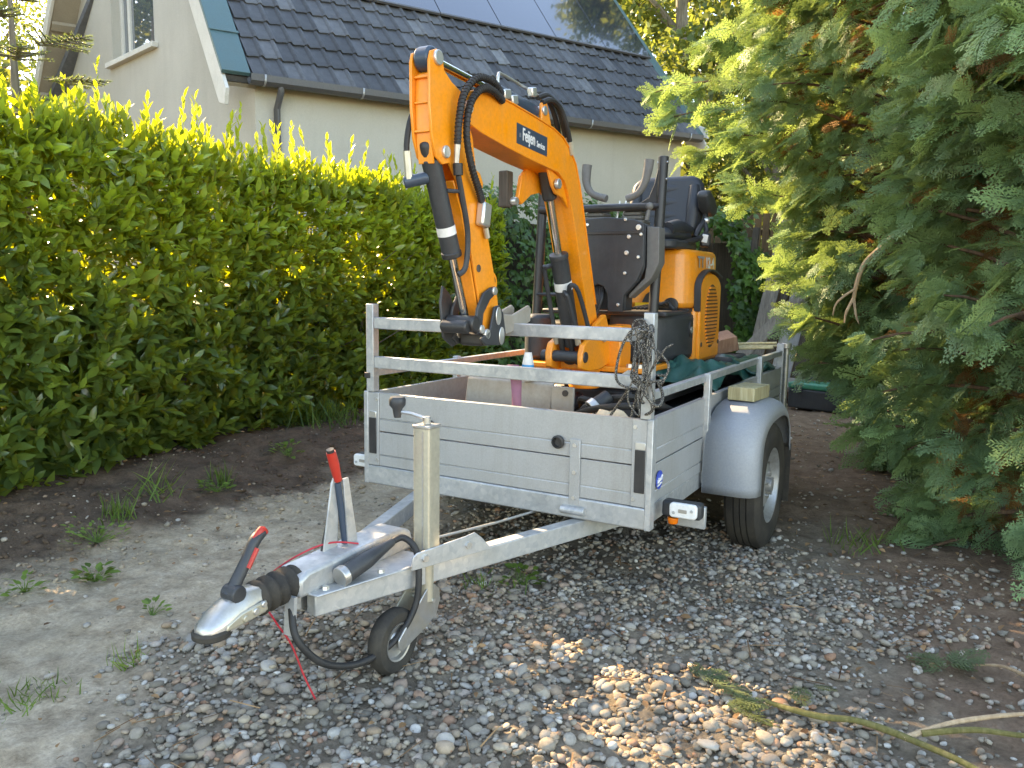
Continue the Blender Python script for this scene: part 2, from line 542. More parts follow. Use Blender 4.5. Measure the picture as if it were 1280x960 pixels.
def np_mesh(name, V, F, tint=None, smooth=False):
    """V (n,3), F (m,k) all faces with k corners; tint per vertex"""
    me = bpy.data.meshes.new(name)
    V = np.ascontiguousarray(V, dtype=np.float32)
    F = np.ascontiguousarray(F, dtype=np.int32)
    k = F.shape[1]
    me.vertices.add(len(V)); me.vertices.foreach_set('co', V.ravel())
    me.loops.add(F.size); me.loops.foreach_set('vertex_index', F.ravel())
    me.polygons.add(len(F))
    me.polygons.foreach_set('loop_start', np.arange(0, F.size, k, dtype=np.int32))
    if smooth:
        me.polygons.foreach_set('use_smooth', np.ones(len(F), dtype=bool))
    if tint is not None:
        a = me.attributes.new('tint', 'FLOAT', 'POINT')
        a.data.foreach_set('value', np.ascontiguousarray(tint, dtype=np.float32))
    me.update(calc_edges=True)
    me.validate()
    return me

def scatter(TV, TF, pos, B, scale, tint, jitter=None):
    """copies of a template (TV, TF): basis B (n,3,3) with columns as local axes"""
    n, k = len(pos), len(TV)
    V = np.einsum('nij,kj->nki', B, TV)*np.asarray(scale).reshape(-1, 1, 1) + pos[:, None, :]
    F = (TF[None] + (np.arange(n)*k)[:, None, None]).reshape(-1, TF.shape[1])
    return V.reshape(-1, 3), F, np.repeat(tint, k)

def unit(a):
    return a/np.maximum(np.linalg.norm(a, axis=-1, keepdims=True), 1e-9)

def basis(axis, normal):
    """columns: x = side, y = along axis, z = normal"""
    y = unit(axis)
    x = unit(np.cross(y, normal))
    z = np.cross(x, y)
    return np.stack([x, y, z], -1)

_tab = rng.random((256, 256))
def vnoise(x, y, s=1.0, o=0):
    x = np.asarray(x, float)*s + 91.3*o + 500; y = np.asarray(y, float)*s + 37.7*o + 500
    xi, yi = np.floor(x).astype(int), np.floor(y).astype(int)
    fx, fy = x-xi, y-yi
    fx = fx*fx*(3-2*fx); fy = fy*fy*(3-2*fy)
    g = lambda a, b: _tab[a % 256, b % 256]
    return (g(xi, yi)*(1-fx)+g(xi+1, yi)*fx)*(1-fy) + (g(xi, yi+1)*(1-fx)+g(xi+1, yi+1)*fx)*fy
def sstep(x, a, b):
    t = np.clip((x-a)/(b-a), 0, 1)
    return t*t*(3-2*t)

# ------------------------------------------------------------------ ground
def gz(x, y):
    x = np.asarray(x, float); y = np.asarray(y, float)
    n = vnoise(x, y, 1.7, 1)
    bank = sstep(-x + .35*(n-.5), 1.65, 2.5)*(.13 + .05*vnoise(x, y, 2.5, 2)) + sstep(-x, 2.7, 4.2)*.05
    bump = (vnoise(x, y, 6, 3)-.5)*.028 + (vnoise(x, y, 11, 6)-.5)*.016 + (vnoise(x, y, 17, 4)-.5)*.014 + (vnoise(x, y, 43, 5)-.5)*.005*(1+2*sstep(-x, 1.5, 1.9))
    right = sstep(x, 1.5, 2.6)*.10
    near = np.exp(-((x)**2+(y-2)**2)/150.0)
    return (bank + bump + right)*near

def grid_axis(lo, hi, step, far):
    core = np.arange(lo, hi+1e-6, step)
    out = []
    d, p = step, hi
    while p < far:
        d *= 1.35; p += d; out.append(p)
    out2 = []
    d, p = step, lo
    while p > -far:
        d *= 1.35; p -= d; out2.append(p)
    return np.concatenate([out2[::-1], core, out])

gx = grid_axis(-3.4, 2.6, .028, 300)
gy = grid_axis(-2.0, 3.0, .028, 300)
GX, GY = np.meshgrid(gx, gy)
GZ = gz(GX, GY)
nx_, ny_ = len(gx), len(gy)
GV = np.stack([GX, GY, GZ], -1).reshape(-1, 3)
idx = np.arange(nx_*ny_).reshape(ny_, nx_)
GF = np.stack([idx[:-1, :-1], idx[:-1, 1:], idx[1:, 1:], idx[1:, :-1]], -1).reshape(-1, 4)
fc = GV[GF].mean(1)
wob = (vnoise(fc[:, 0], fc[:, 1], 1.7, 1)-.5)*.35
is_bank = (fc[:, 0] < -1.72+wob) & (fc[:, 0] > -6) & (np.abs(fc[:, 1]) < 14)
is_path = (~is_bank) & (fc[:, 0] < -.62+wob) & (fc[:, 0] > -3) & (np.abs(fc[:, 1]) < 14)
def part_grid(name, sel):
    F = GF[sel]
    u, inv = np.unique(F, return_inverse=True)
    me = np_mesh(name, GV[u], inv.reshape(-1, 4), None, True)
    return tag(link_obj(name, me, 'ground'), kind='structure')
ground = part_grid('ground', ~(is_bank | is_path))
part_grid('soil_bank', is_bank)
part_grid('path', is_path)

# ------------------------------------------------------------------ pebbles
def ico(sub):
    bm = bmesh.new()
    bmesh.ops.create_icosphere(bm, subdivisions=sub, radius=1)
    V = np.array([v.co[:] for v in bm.verts]); F = np.array([[v.index for v in f.verts] for f in bm.faces])
    bm.free()
    return V, F
def stone_template(sub, k):
    V, F = ico(sub)
    g = np.random.default_rng(100+k)
    a = g.normal(size=(3, 3))*.16
    V = V*(1 + .10*np.sin(V@g.normal(size=3)*2.5+g.random()*6)[:, None])
    V = np.sign(V)*np.abs(V)**(.9+.12*g.random())
    V = V*np.array([1, .72+.2*g.random(), .36+.22*g.random()])
    return V @ (np.eye(3)+a*.5), F
def rot_rand(n, flat=.35):
    a = rng.random(n)*2*np.pi
    t = rng.normal(size=(n, 2))*flat
    z = unit(np.stack([t[:, 0], t[:, 1], np.ones(n)], -1))
    y = np.stack([np.cos(a), np.sin(a), np.zeros(n)], -1)
    return basis(y, z)
def stone_tint(n):
    return np.clip(rng.random(n)**1.0, 0, 1)

def gravel_density(x, y):
    n = vnoise(x, y, 1.9, 9)-.5
    left = sstep(x + .45*n - .60*np.maximum(0, -1.05-y), -.74, -.36)
    far = 1-sstep(y + .8*n - .25*(x < .5), .7, 1.5)
    rgt = (1-.85*sstep(x + .5*n, 1.2, 1.7))*(1-.35*sstep(x + .3*y + .5*n, 1.4, 1.8))
    und = 1-.55*sstep(y, -.1, .5)*sstep(-x+.7, 0, .3)
    return left*far*rgt*und
def sample(n, dens, x0, x1, y0, y1):
    x = rng.uniform(x0, x1, n); y = rng.uniform(y0, y1, n)
    k = rng.random(n) < dens(x, y)
    return x[k], y[k]
gravel_V, gravel_F, gravel_T = [], [], []
off = 0
def push(V, F, T):
    global off
    gravel_V.append(V); gravel_F.append(F+off); gravel_T.append(T); off += len(V)
def stones(x, y, s, sub, lift=.3):
    for k in range(6):
        m = slice(k, None, 6)
        n = len(x[m])
        if n == 0: continue
        TV, TF = stone_template(sub, k + 10*sub)
        pos = np.stack([x[m], y[m], gz(x[m], y[m]) + s[m]*lift], -1)
        push(*scatter(TV, TF, pos, rot_rand(n), s[m], stone_tint(n)))
x, y = sample(26000, gravel_density, -1.2, 2.3, -2.0, 1.6)
s = np.clip(rng.lognormal(math.log(.0106), .38, len(x)), .0045, .026)
near_cam = (y < -.35) & (s > .0085)
stones(x[near_cam], y[near_cam], s[near_cam], 2, .32)
stones(x[~near_cam], y[~near_cam], s[~near_cam], 1, .32)
x, y = sample(12000, gravel_density, -1.2, 2.3, -2.0, 1.6)
stones(x, y, np.clip(rng.lognormal(math.log(.0085), .3, len(x)), .004, .016), 1, .9)
# sparse stones lying on the path, the bank and the dirt behind
x, y = sample(7500, lambda x, y: (.12+.75*(vnoise(x, y, 1.3, 12) > .58))*(.45+.55*sstep(x, -1.6, -.7)), -3.0, -.1, -2.0, 3.2)
stones(x, y, np.clip(rng.lognormal(math.log(.0055), .5, len(x)), .002, .02), 1, .3)
x, y = sample(2600, lambda x, y: .6+0*x, .2, 2.0, .0, 6.0)
stones(x, y, np.clip(rng.lognormal(math.log(.007), .5, len(x)), .003, .022), 1, .3)
me = np_mesh('gravel', np.concatenate(gravel_V), np.concatenate(gravel_F), np.concatenate(gravel_T), True)
tag(link_obj('gravel', me, 'stone'), 'grey and brown river gravel covering the drive under the trailer', None, None, 'stuff')

# crumbs of earth on the bank
cV, cF, o_ = [], [], 0
x, y = sample(5200, lambda x, y: .35+.65*(vnoise(x, y, 2.1, 14) > .5), -3.0, -1.35, -2.0, 3.4)
for k in range(4):
    m = slice(k, None, 4); n = len(x[m])
    TV, TF = stone_template(1, 80+k)
    sz = np.clip(rng.lognormal(math.log(.008), .5, n), .003, .028)
    V, F, T = scatter(TV, TF, np.stack([x[m], y[m], gz(x[m], y[m])+sz*.2], -1), rot_rand(n, .5), sz, np.zeros(n))
    cV.append(V); cF.append(F+o_); o_ += len(V)
tag(link_obj('soil_crumbs', np_mesh('soil_crumbs', np.concatenate(cV), np.concatenate(cF), None, True), 'ground'), 'crumbly dark earth lumps on the bank below the hedge', None, None, 'stuff')
# three hundred of the larger stones, one object each, lying on the ground
def tint_mesh(name, TV, TF, t, mat, smooth=True):
    me = np_mesh(name, TV, TF, np.full(len(TV), t), smooth)
    me.materials.append(MAT[mat])
    return me
stone_me = []
for k in range(12):
    TV, TF = stone_template(2, 50+k)
    stone_me.append(tint_mesh('stone', TV, TF, [.1, .3, .42, .55, .62, .7, .78, .9, .95, .2, .5, .66][k], 'stone'))
x, y = sample(2600, gravel_density, -1.0, 1.9, -1.8, .2)
for i in range(min(290, len(x))):
    o = bpy.data.objects.new('stone', stone_me[i % 12])
    col.objects.link(o)
    o.parent = ground
    s_ = random.uniform(.0155, .027)
    o.scale = (s_,)*3
    o.location = (x[i], y[i], float(gz(x[i], y[i]))+s_*.42)
    o.rotation_euler = (random.uniform(-.35, .35), random.uniform(-.35, .35), random.uniform(0, 6.3))

# ------------------------------------------------------------------ house
HS = 1.15
K = Vector((-6.326, 4.615, 3.725))
az = R(24.9)
E_ = Vector((math.sin(az), math.cos(az), .0255))
ga = R(-76)
G_ = Vector((math.sin(ga), math.cos(ga), 0))
GN = Vector((G_.y, -G_.x, 0))                       # flat normal across the gable, roughly along the ridge
if GN.dot(E_) < 0: GN = -GN
N1 = Vector((E_.y, -E_.x, 0)).normalized()          # out of the long wall
def HP(e, g, z, out=0.0):
    return K + (E_*e + G_*g + Vector((0, 0, z)) + N1*out)*HS
SL = 1.17                                           # roof rise per metre of gable
GWID, GAP, HL = 6.9, 3.45, 6.70
ZB = -3.3
house = thing('house', HP(HL/2, GWID/2, ZB), 'grey rendered house with dark tiled roof and solar panels behind the hedge', 'house')
def quad_solid(mb, a, b, c, d, nvec):
    nvec = Vector(nvec)
    return mb.hexa([Vector(q) for q in (a, b, c, d)] + [Vector(q)+nvec for q in (a, b, c, d)])
# gable wall with a window opening, built from pieces around it
wg0, wg1, wz0, wz1 = 2.55, 3.98, .84, 2.6
def gable_piece(poly, t=.28):
    mb = MB()
    n = len(poly)
    vs = [HP(0, g, z) for g, z in poly] + [HP(0, g, z) + GN*t for g, z in poly]
    mb.add(vs, [tuple(range(n))[::-1], tuple(range(n, 2*n))] + [(i, (i+1) % n, n+(i+1) % n, n+i) for i in range(n)])
    return mb
roofz = lambda g: (g*SL if g < GAP else (GWID-g)*SL) - .05
gw = MB()
for poly in ([(0, ZB), (wg0, ZB), (wg0, roofz(wg0)), (0, roofz(0))], [(wg1, ZB), (GWID, ZB), (GWID, roofz(GWID)), (wg1, roofz(wg1))],
             [(wg0, ZB), (wg1, ZB), (wg1, wz0), (wg0, wz0)], [(wg0, wz1), (wg1, wz1), (wg1, roofz(wg1)), (GAP, roofz(GAP)), (wg0, roofz(wg0))]):
    p = gable_piece(poly)
    gw.add(p.v, p.f)
gw.build('gable_wall', 'plaster', house)
lw = MB()
quad_solid(lw, HP(0, 0, ZB, .004), HP(HL, 0, ZB, .004), HP(HL, 0, .02, .004), HP(0, 0, .02, .004), -N1*.28)
lw.build('side_wall', 'plaster', house)
bw = MB()
quad_solid(bw, HP(HL, .3, ZB), HP(HL, GWID, ZB), HP(HL, GWID, 0), HP(HL, .3, 0), -GN*.2)
quad_solid(bw, HP(.3, GWID, ZB), HP(HL-.3, GWID, ZB), HP(HL-.3, GWID, 0), HP(.3, GWID, 0), N1*.2)
bw.add([HP(HL-.02, .1, -.02), HP(HL-.02, GWID-.1, -.02), HP(HL-.02, GAP, GAP*SL-.15), HP(HL-.2, .1, -.02), HP(HL-.2, GWID-.1, -.02), HP(HL-.2, GAP, GAP*SL-.15)],
       [(0, 1, 2), (3, 5, 4), (0, 3, 4, 1), (1, 4, 5, 2), (2, 5, 3, 0)])
bw.build('back_wall', 'plaster', house)
# window set back in the gable
win = MB().build  # placeholder replaced below
fr = MB()
def gbox(mb, g0, g1, z0, z1, d0, d1):
    quad_solid(mb, HP(0, g0, z0)+GN*d0, HP(0, g1, z0)+GN*d0, HP(0, g1, z1)+GN*d0, HP(0, g0, z1)+GN*d0, GN*(d1-d0))
fw_ = .09
for (a, b, c, d) in ((wg0, wg0+fw_, wz0, wz1), (wg1-fw_, wg1, wz0, wz1), (wg0+fw_, wg1-fw_, wz0, wz0+fw_), (wg0+fw_, wg1-fw_, wz1-fw_, wz1), (3.62, 3.70, wz0+fw_, wz1-fw_)):
    gbox(fr, a, b, c, d, .13, .20)
window = fr.build('window', 'trim_white', house, .008)
pn = MB()
gbox(pn, wg0+fw_, 3.62, wz0+fw_, wz1-fw_, .165, .175)
gbox(pn, 3.70, wg1-fw_, wz0+fw_, wz1-fw_, .165, .175)
pn.build('pane', 'pane', window)
sl = MB()
gbox(sl, wg0-.10, wg1+.10, wz0-.07, wz0-.002, -.09, .13)
sl.build('sill', 'trim_white', window, .006)
# roof
PT = math.atan(1.19)
UP = (-N1*math.cos(PT) + Vector((0, 0, math.sin(PT)))).normalized()
RN = E_.cross(UP).normalized()
if RN.z < 0: RN = -RN
EAVE0 = K + (N1*.15 + Vector((0, 0, -.02)))*HS
def RP(e, u, h=0.0):
    return EAVE0 + (E_*e + UP*u + RN*h)*HS
RIDGE_U = 4.45
rf = MB()
quad_solid(rf, RP(-.36, 0, -.10), RP(HL+.30, 0, -.10), RP(HL+.30, RIDGE_U, -.10), RP(-.36, RIDGE_U, -.10), RN*.085)
# far slope
ridge0, ridge1 = RP(-.36, RIDGE_U, -.10), RP(HL+.30, RIDGE_U, -.10)
far0, far1 = HP(-.36, GWID+.25, -.30), HP(HL+.30, GWID+.25, -.30)
quad_solid(rf, ridge0, ridge1, far1, far0, Vector((0, 0, .12)))
roof = rf.build('roof', 'tile', house)
# tiles, one object each; a shallow pan with a rolled right edge and a dropped nose
TW, TL = .198, .325
def tile_mesh(k):
    g = np.random.default_rng(k)
    us = [0, .026, .088, .140, .152, .166, .181, .198]
    hs = [.014, .005, .002, .008, .028, .038, .034, .016]
    mb = MB()
    vs = []
    for (t, lift) in ((-.035, .028), (-.02, .036), (.335, .004)):
        for u_, h in zip(us, hs):
            nose = -.012*math.cos(u_/.198*math.pi*2) if t < 0 else 0
            vs.append((u_-.099, t + nose, h + lift))
    n = len(us)
    fs = []
    for r in range(2):
        for c in range(n-1):
            fs.append((r*n+c, r*n+c+1, (r+1)*n+c+1, (r+1)*n+c))
    b = len(vs)
    for u_, h in zip(us, hs):
        vs.append((u_-.099, -.03-.012*math.cos(u_/.198*math.pi*2), h-.016+.02))
    for c in range(n-1):
        fs.append((b+c, b+c+1, c+1, c))
    mb.add(vs, fs)
    me, _ = mb.mesh('roof_tile', center=False)
    me.materials.append(MAT['tile'])
    smooth_by_angle(me, 45)
    return me
tmesh = tile_mesh(0)
xa = E_.normalized(); za = RN; ya = za.cross(xa).normalized()
tb = Matrix((xa, ya, za)).transposed()
rowsn, colsn = 8, 36
rest = MB()
tb_np = np.array(tb)
allpos = []
for r in range(14):
    for c in range(colsn):
        e = -.08 + TW*(c+.5)
        if e > HL+.2: continue
        pos = RP(e, .0 + TL*r, .003)
        if r < rowsn and len(allpos) < 290:
            o = bpy.data.objects.new('roof_tile', tmesh)
            col.objects.link(o)
            o.parent = roof
            jit = Matrix.Rotation(random.gauss(0, .008), 3, 'Z') @ Matrix.Rotation(random.gauss(0, .008), 3, 'X')
            o.rotation_euler = (tb @ jit).to_euler()
            o.location = pos + RN*random.uniform(0, .006) - ORI[roof.name]
            o.scale = (HS, HS, HS)
            allpos.append(1)
        else:
            for_v = [pos + tb @ v.co*HS for v in tmesh.vertices]
            rest.add(for_v, [tuple(p.vertices) for p in tmesh.polygons])
rest.build('upper_tiles', 'tile', roof, kind='stuff')
# verge trims and barge boards
vt = MB()
quad_solid(vt, RP(-.40, -.02, .0), RP(-.10, -.02, .0), RP(-.10, RIDGE_U, .0), RP(-.40, RIDGE_U, .0), RN*.055)
for u_ in (.62, 1.55, 2.5, 3.4):
    quad_solid(vt, RP(-.41, u_, .055), RP(-.09, u_, .055), RP(-.09, u_+.04, .055), RP(-.41, u_+.04, .055), RN*.012)
vt.build('verge_trim', 'trim_green', house, .006)
vt = MB()
quad_solid(vt, RP(HL+.16, 0, .0), RP(HL+.36, 0, .0), RP(HL+.36, RIDGE_U, .0), RP(HL+.16, RIDGE_U, .0), RN*.055)
vt.build('verge_trim', 'trim_green', house, .006)
def barge(e, name='barge_board'):
    mb = MB()
    q = [RP(e, -.22, -.02), RP(e, RIDGE_U+.1, -.02), RP(e, RIDGE_U+.1, -.30), RP(e, -.12, -.30), RP(e, -.30, -.17)]
    mb.add(q + [p + E_.normalized()*.045 for p in q], [(0, 1, 2, 3, 4), (9, 8, 7, 6, 5), (0, 5, 6, 1), (1, 6, 7, 2), (2, 7, 8, 3), (3, 8, 9, 4), (4, 9, 5, 0)])
    return mb.build(name, 'trim_white', house, .006)
barge(-.39)
barge(HL+.31)
# the far slope's barge and boxed soffit on the gable
def lslope(e, g, dz): return HP(e, g, (GWID-g)*SL + dz)
mb = MB()
q = [lslope(-.39, GAP, .05), lslope(-.39, GWID+.45, .05), lslope(-.39, GWID+.45, -.22), lslope(-.39, GAP, -.22)]
quad_solid(mb, *q, E_.normalized()*.045)
mb.build('barge_board', 'trim_white', house, .006)
mb = MB()
q = [lslope(-.34, GAP, -.14), lslope(-.34, GWID+.40, -.14), lslope(-.002, GWID+.40, -.14), lslope(-.002, GAP, -.14)]
quad_solid(mb, *q, Vector((0, 0, .08)))
for k in range(5):
    g = GAP + .35 + k*.78
    quad_solid(mb, lslope(-.33, g, -.20), lslope(-.33, g+.07, -.20), lslope(-.01, g+.07, -.20), lslope(-.01, g, -.20), Vector((0, 0, .05)))
mb.build('soffit', 'soffit', house)
mb = MB()
quad_solid(mb, RP(-.34, .0, -.16), RP(-.34, RIDGE_U, -.16), RP(-.004, RIDGE_U, -.16), RP(-.004, .0, -.16), RN*.05)
mb.build('soffit', 'soffit', house)
# gutter and downpipe
gt = MB()
prof = [(-.075, .0), (-.07, -.055), (-.03, -.088), (.03, -.088), (.068, -.055), (.075, .012), (.066, .012), (.058, -.05), (.025, -.078), (-.025, -.078), (-.06, -.05), (-.066, 0)]
n = len(prof)
vs = []
for e in (-.12, HL+.20):
    c0 = EAVE0 + (E_*e + N1*.055 + Vector((0, 0, -.012)))*HS
    vs += [c0 + (N1*a + Vector((0, 0, b)))*HS for a, b in prof]
gt.add(vs, [tuple(range(n))[::-1], tuple(range(n, 2*n))] + [(i, (i+1) % n, n+(i+1) % n, n+i) for i in range(n)])
gutter = gt.build('gutter', 'gutter', house)
for e in (.02, 1.15, 2.3, 3.5, 4.6, 5.7, 6.6):
    c0 = EAVE0 + (E_*e + N1*.055 + Vector((0, 0, -.012)))*HS
    br = MB()
    q = [c0 + (N1*a*1.06 + Vector((0, 0, b*1.04)))*HS for a, b in prof[:6]]
    br.add(q + [p + E_*.025 for p in q], [(i, i+1, 7+i, 6+i) for i in range(5)])
    b_ = br.build('gutter_bracket', 'galv', gutter)
    sm = b_.modifiers.new('solid', 'SOLIDIFY'); sm.thickness = .004; sm.offset = 1
dp = MB()
a = EAVE0 + (E_*.22 + N1*.055 + Vector((0, 0, -.09)))*HS
b = HP(.22, 0, -.32, .065)
dp.tube([a, a + Vector((0, 0, -.06)), b, Vector((b.x, b.y, K.z+ZB))], .042, 14)
dp.build('downpipe', 'gutter', house)
# projecting eave end at the far corner
ee = MB()
q0 = HP(HL+.02, 0, -.18, .02)
quad_solid(ee, HP(HL+.30, 0, -.06, .26), HP(HL+.30, 0, .10, .22), HP(HL+.30, .5, .45, .0), HP(HL+.30, .45, .2, .0), E_*.05)
ee.build('eave_end', 'trim_white', house, .01)
# solar panels
for k in range(7):
    e0 = HL + .18 - 1.005*(k+1)
    if e0 < -.05: break
    mb = MB()
    quad_solid(mb, RP(e0+.006, 1.78, .085), RP(e0+1.0, 1.78, .085), RP(e0+1.0, 3.45, .085), RP(e0+.006, 3.45, .085), RN*.02)
    sp = mb.build('solar_panel', 'solar', house, .004)
    for (a, b, c, d) in ((e0+.004, e0+1.001, 1.755, 1.779), (e0+.004, e0+1.001, 3.451, 3.475)):
        mb = MB()
        quad_solid(mb, RP(a, c, .07), RP(b, c, .07), RP(b, d, .07), RP(a, d, .07), RN*.035)
        mb.build('panel_edge', 'gutter', sp)

# ------------------------------------------------------------------ trailer
HWID = .66
TLEN = 2.39
tr = thing('utility_trailer', (0, 1.0, 0), 'galvanised single axle trailer with pale aluminium sides carrying the orange digger', 'trailer')
def plank(mb, x0, x1, y0, y1, z0, z1, face):
    mb.box(x0, x1, y0, y1, z0, z1)
# front board: two hollow planks with a shallow groove line each
def board(name, axis, a0, a1, pos, th, z0, z1, sgn, mat='alu'):
    """aluminium plank with lipped edges; outside face at pos, thickness inward"""
    h = z1-z0
    prof = [(0, z0), (0, z0+h*.30), (.0025, z0+h*.305), (.0025, z0+h*.33), (0, z0+h*.335), (0, z1), (th, z1), (th, z0)]
    mb = MB()
    if axis == 'X':
        mb.prism([(pos+sgn*d, z) for d, z in prof], 'X', a0, a1)
    else:
        mb.prism([(pos+sgn*d, z) for d, z in prof], 'Y', a0, a1)
    return mb.build(name, mat, tr, .0015, 1)
fz = [(.402, .553), (.558, .728)]
for z0, z1 in fz:
    board('front_plank', 'X', -.592, .592, .006, .025, z0, z1, 1)
for z0, z1 in fz:
    for y0, y1 in ((.045, .70), (.742, 1.70), (1.742, TLEN-.045)):
        board('side_plank', 'Y', y0, y1, HWID-.004, .025, z0, z1, -1, 'cream' if 0 else 'alu')
    board('side_plank', 'Y', .045, TLEN-.045, -HWID+.004, .025, z0, z1, 1, 'alu_in')
    board('tail_plank', 'X', -.615, .615, TLEN-.012, .025, z0, z1, -1, 'alu_in')
# end plates with black latch slots on the front board
for s in (-1, 1):
    mb = MB()
    mb.prism([(s*(.592), .402), (s*.655, .402), (s*.655, .728), (s*.592, .728)], 'Y', .0005, .034)
    p = mb.build('end_plate', 'alu', tr, .002)
    MB().box(s*.625-.02, s*.625+.02, -.0035, .003, .455, .615).build('latch_slot', 'black', p, .002)
    MB().box(s*.625-.02, s*.625+.02, -.0032, .003, .617, .645).build('latch_top', 'bolt', p, .002)
    for z in (.43, .70):
        MB().cyl((s*.603, -.003, z), (s*.603, .003, z), .008, n=10).build('bolt', 'bolt', p)
# corner posts, hollow top
for s in (-1, 1):
    for yy, top in ((.0, 1.116), (TLEN-.04, .87)):
        x = s*(HWID-.02)
        mb = MB()
        if yy < .1:
            mb.box(x-.02, x+.02, yy+.0, yy+.04, .730, top)
            mb.box(s*(HWID+.001)-.012, s*(HWID+.001)+.012, yy-.004, yy+.042, .317, .732)
        else:
            mb.box(x-.02, x+.022, yy, yy+.04, .34, top)
        p = mb.build('corner_post', 'galv' if s > 0 or yy > 1 else 'galv', tr, .003)
        if yy < .1:
            MB().box(x-.015, x+.015, yy+.005, yy+.035, top-.002, top+.002).build('post_opening', 'black', p)
MB().tube([(.675, TLEN, .86), (.675, TLEN, .50), (.675, TLEN, .36)], .014, 10).build('tail_latch', 'zinc', tr)
MB().cyl((.672, TLEN-.01, .84), (.672, TLEN-.01, .875), .03, n=14).build('latch_cap', 'zinc', tr, .004)
# front rails
for z0, z1 in ((.835, .887), (1.008, 1.058)):
    MB().box(-.6195, .6195, .004, .034, z0, z1).build('front_rail', 'galv', tr, .004)
mb = MB(); mb.prism([(.535, .8865), (.595, .8865), (.575, .903), (.558, .903)], 'Y', .012, .030); mb.build('rail_lug', 'galv', tr, .002)
# side rails and side posts
for s in (-1, 1):
    x = s*(HWID-.018)
    MB().box(x-.015, x+.015, .0405, TLEN-.0405, .798, .828).build('side_rail', 'galv', tr, .003)
    for yy in (.72, 1.72):
        xo = s*(HWID+.001)
        MB().box(xo-.014, xo+.014, yy-.02, yy+.02, .345, .836).build('side_post', 'galv', tr, .003)
MB().box(-.667, -.637, -.006, .046, .790, .815).build('rail_end_cap', 'black', tr, .003)
# chassis
MB().box(-.655, .655, -.002, .05, .3175, .3995).build('front_beam', 'galv', tr, .006)
for s in (-1, 1):
    MB().box(s*.63-.022, s*.63+.022, .052, TLEN-.002, .325, .3985).build('side_beam', 'galv', tr, .004)
MB().box(-.60, .60, .055, TLEN-.04, .383, .401).build('floor', 'darkwood', tr)
for yy in (.25, .62, 1.4, 1.9):
    MB().box(-.605, .605, yy-.02, yy+.02, .325, .381).build('cross_beam', 'galv', tr)
MB().cyl((-.70, 1.05, .30), (.70, 1.05, .30), .035, n=14).build('axle', 'galv', tr)
# corner bracket that carries the marker light
for s in (-1, 1):
    MB().box(s*.735-.075, s*.735+.075, .23, .255, .285, .372).build('light_bracket', 'galv', tr, .004)
    ml = MB().obox((s*.752, .135, .382), (.15, .055, .062)).build('marker_light', 'charcoal', tr, .012, 3)
    ml2 = MB()
    ml2.prism(rrect(.052, .028, .014, 4, s*.765, .386), 'Y', .088, .1085)
    ml2.build('clear_lens', 'white', ml, .005, 2)
    MB().box(s*.765-.016, s*.765+.016, .0855, .089, .379, .393).build('lens_centre', 'blade', ml, .003)
    for dx in (-.034, .034):
        MB().cyl((s*.765+dx, .085, .384+dx*.2), (s*.765+dx, .089, .384+dx*.2), .006, n=8).build('screw', 'galv', ml)
    MB().tube([(s*.72, .12, .350), (s*.72, .12, .325)], [.022, .018], 12).build('reflector', 'amber', ml, .004)
# round blue sticker on the right side board
mb = MB(); mb.cyl((.6615, .115, .487), (.6632, .115, .487), .036, n=24); stk = mb.build('round_sticker', 'blue', tr)
mb = MB()
mb.tube([(.6645, .09, .478), (.6645, .105, .490), (.6645, .125, .488), (.6645, .14, .502)], [.003, .008, .006, .003], 6)
mb.tube([(.6645, .09, .466), (.6645, .11, .472), (.6645, .135, .474)], [.003, .005, .003], 6)
mb.build('sticker_emblem', 'white', stk)
# plugs, strap and hook on the front board
for x in (-.317, .292):
    p = MB().lathe([(.0, .0), (.022, .0), (.026, -.006), (.026, -.016), (.019, -.018), (.018, -.006), (0, -.006)], (x, .006, .61), (0, 1, 0), 20).build('rubber_plug', 'black', tr)
mb = MB(); mb.box(.342, .386, -.004, .005, .372, .628); st = mb.build('latch_strap', 'alu', tr, .002)
for z in (.605, .50, .40):
    MB().cyl((.364, -.009, z), (.364, -.003, z), .008, n=10).build('bolt', 'bolt', st)
MB().cyl((.315, -.013, .352), (.415, -.013, .352), .016, n=14).build('hinge_pin', 'galv', st, .003)
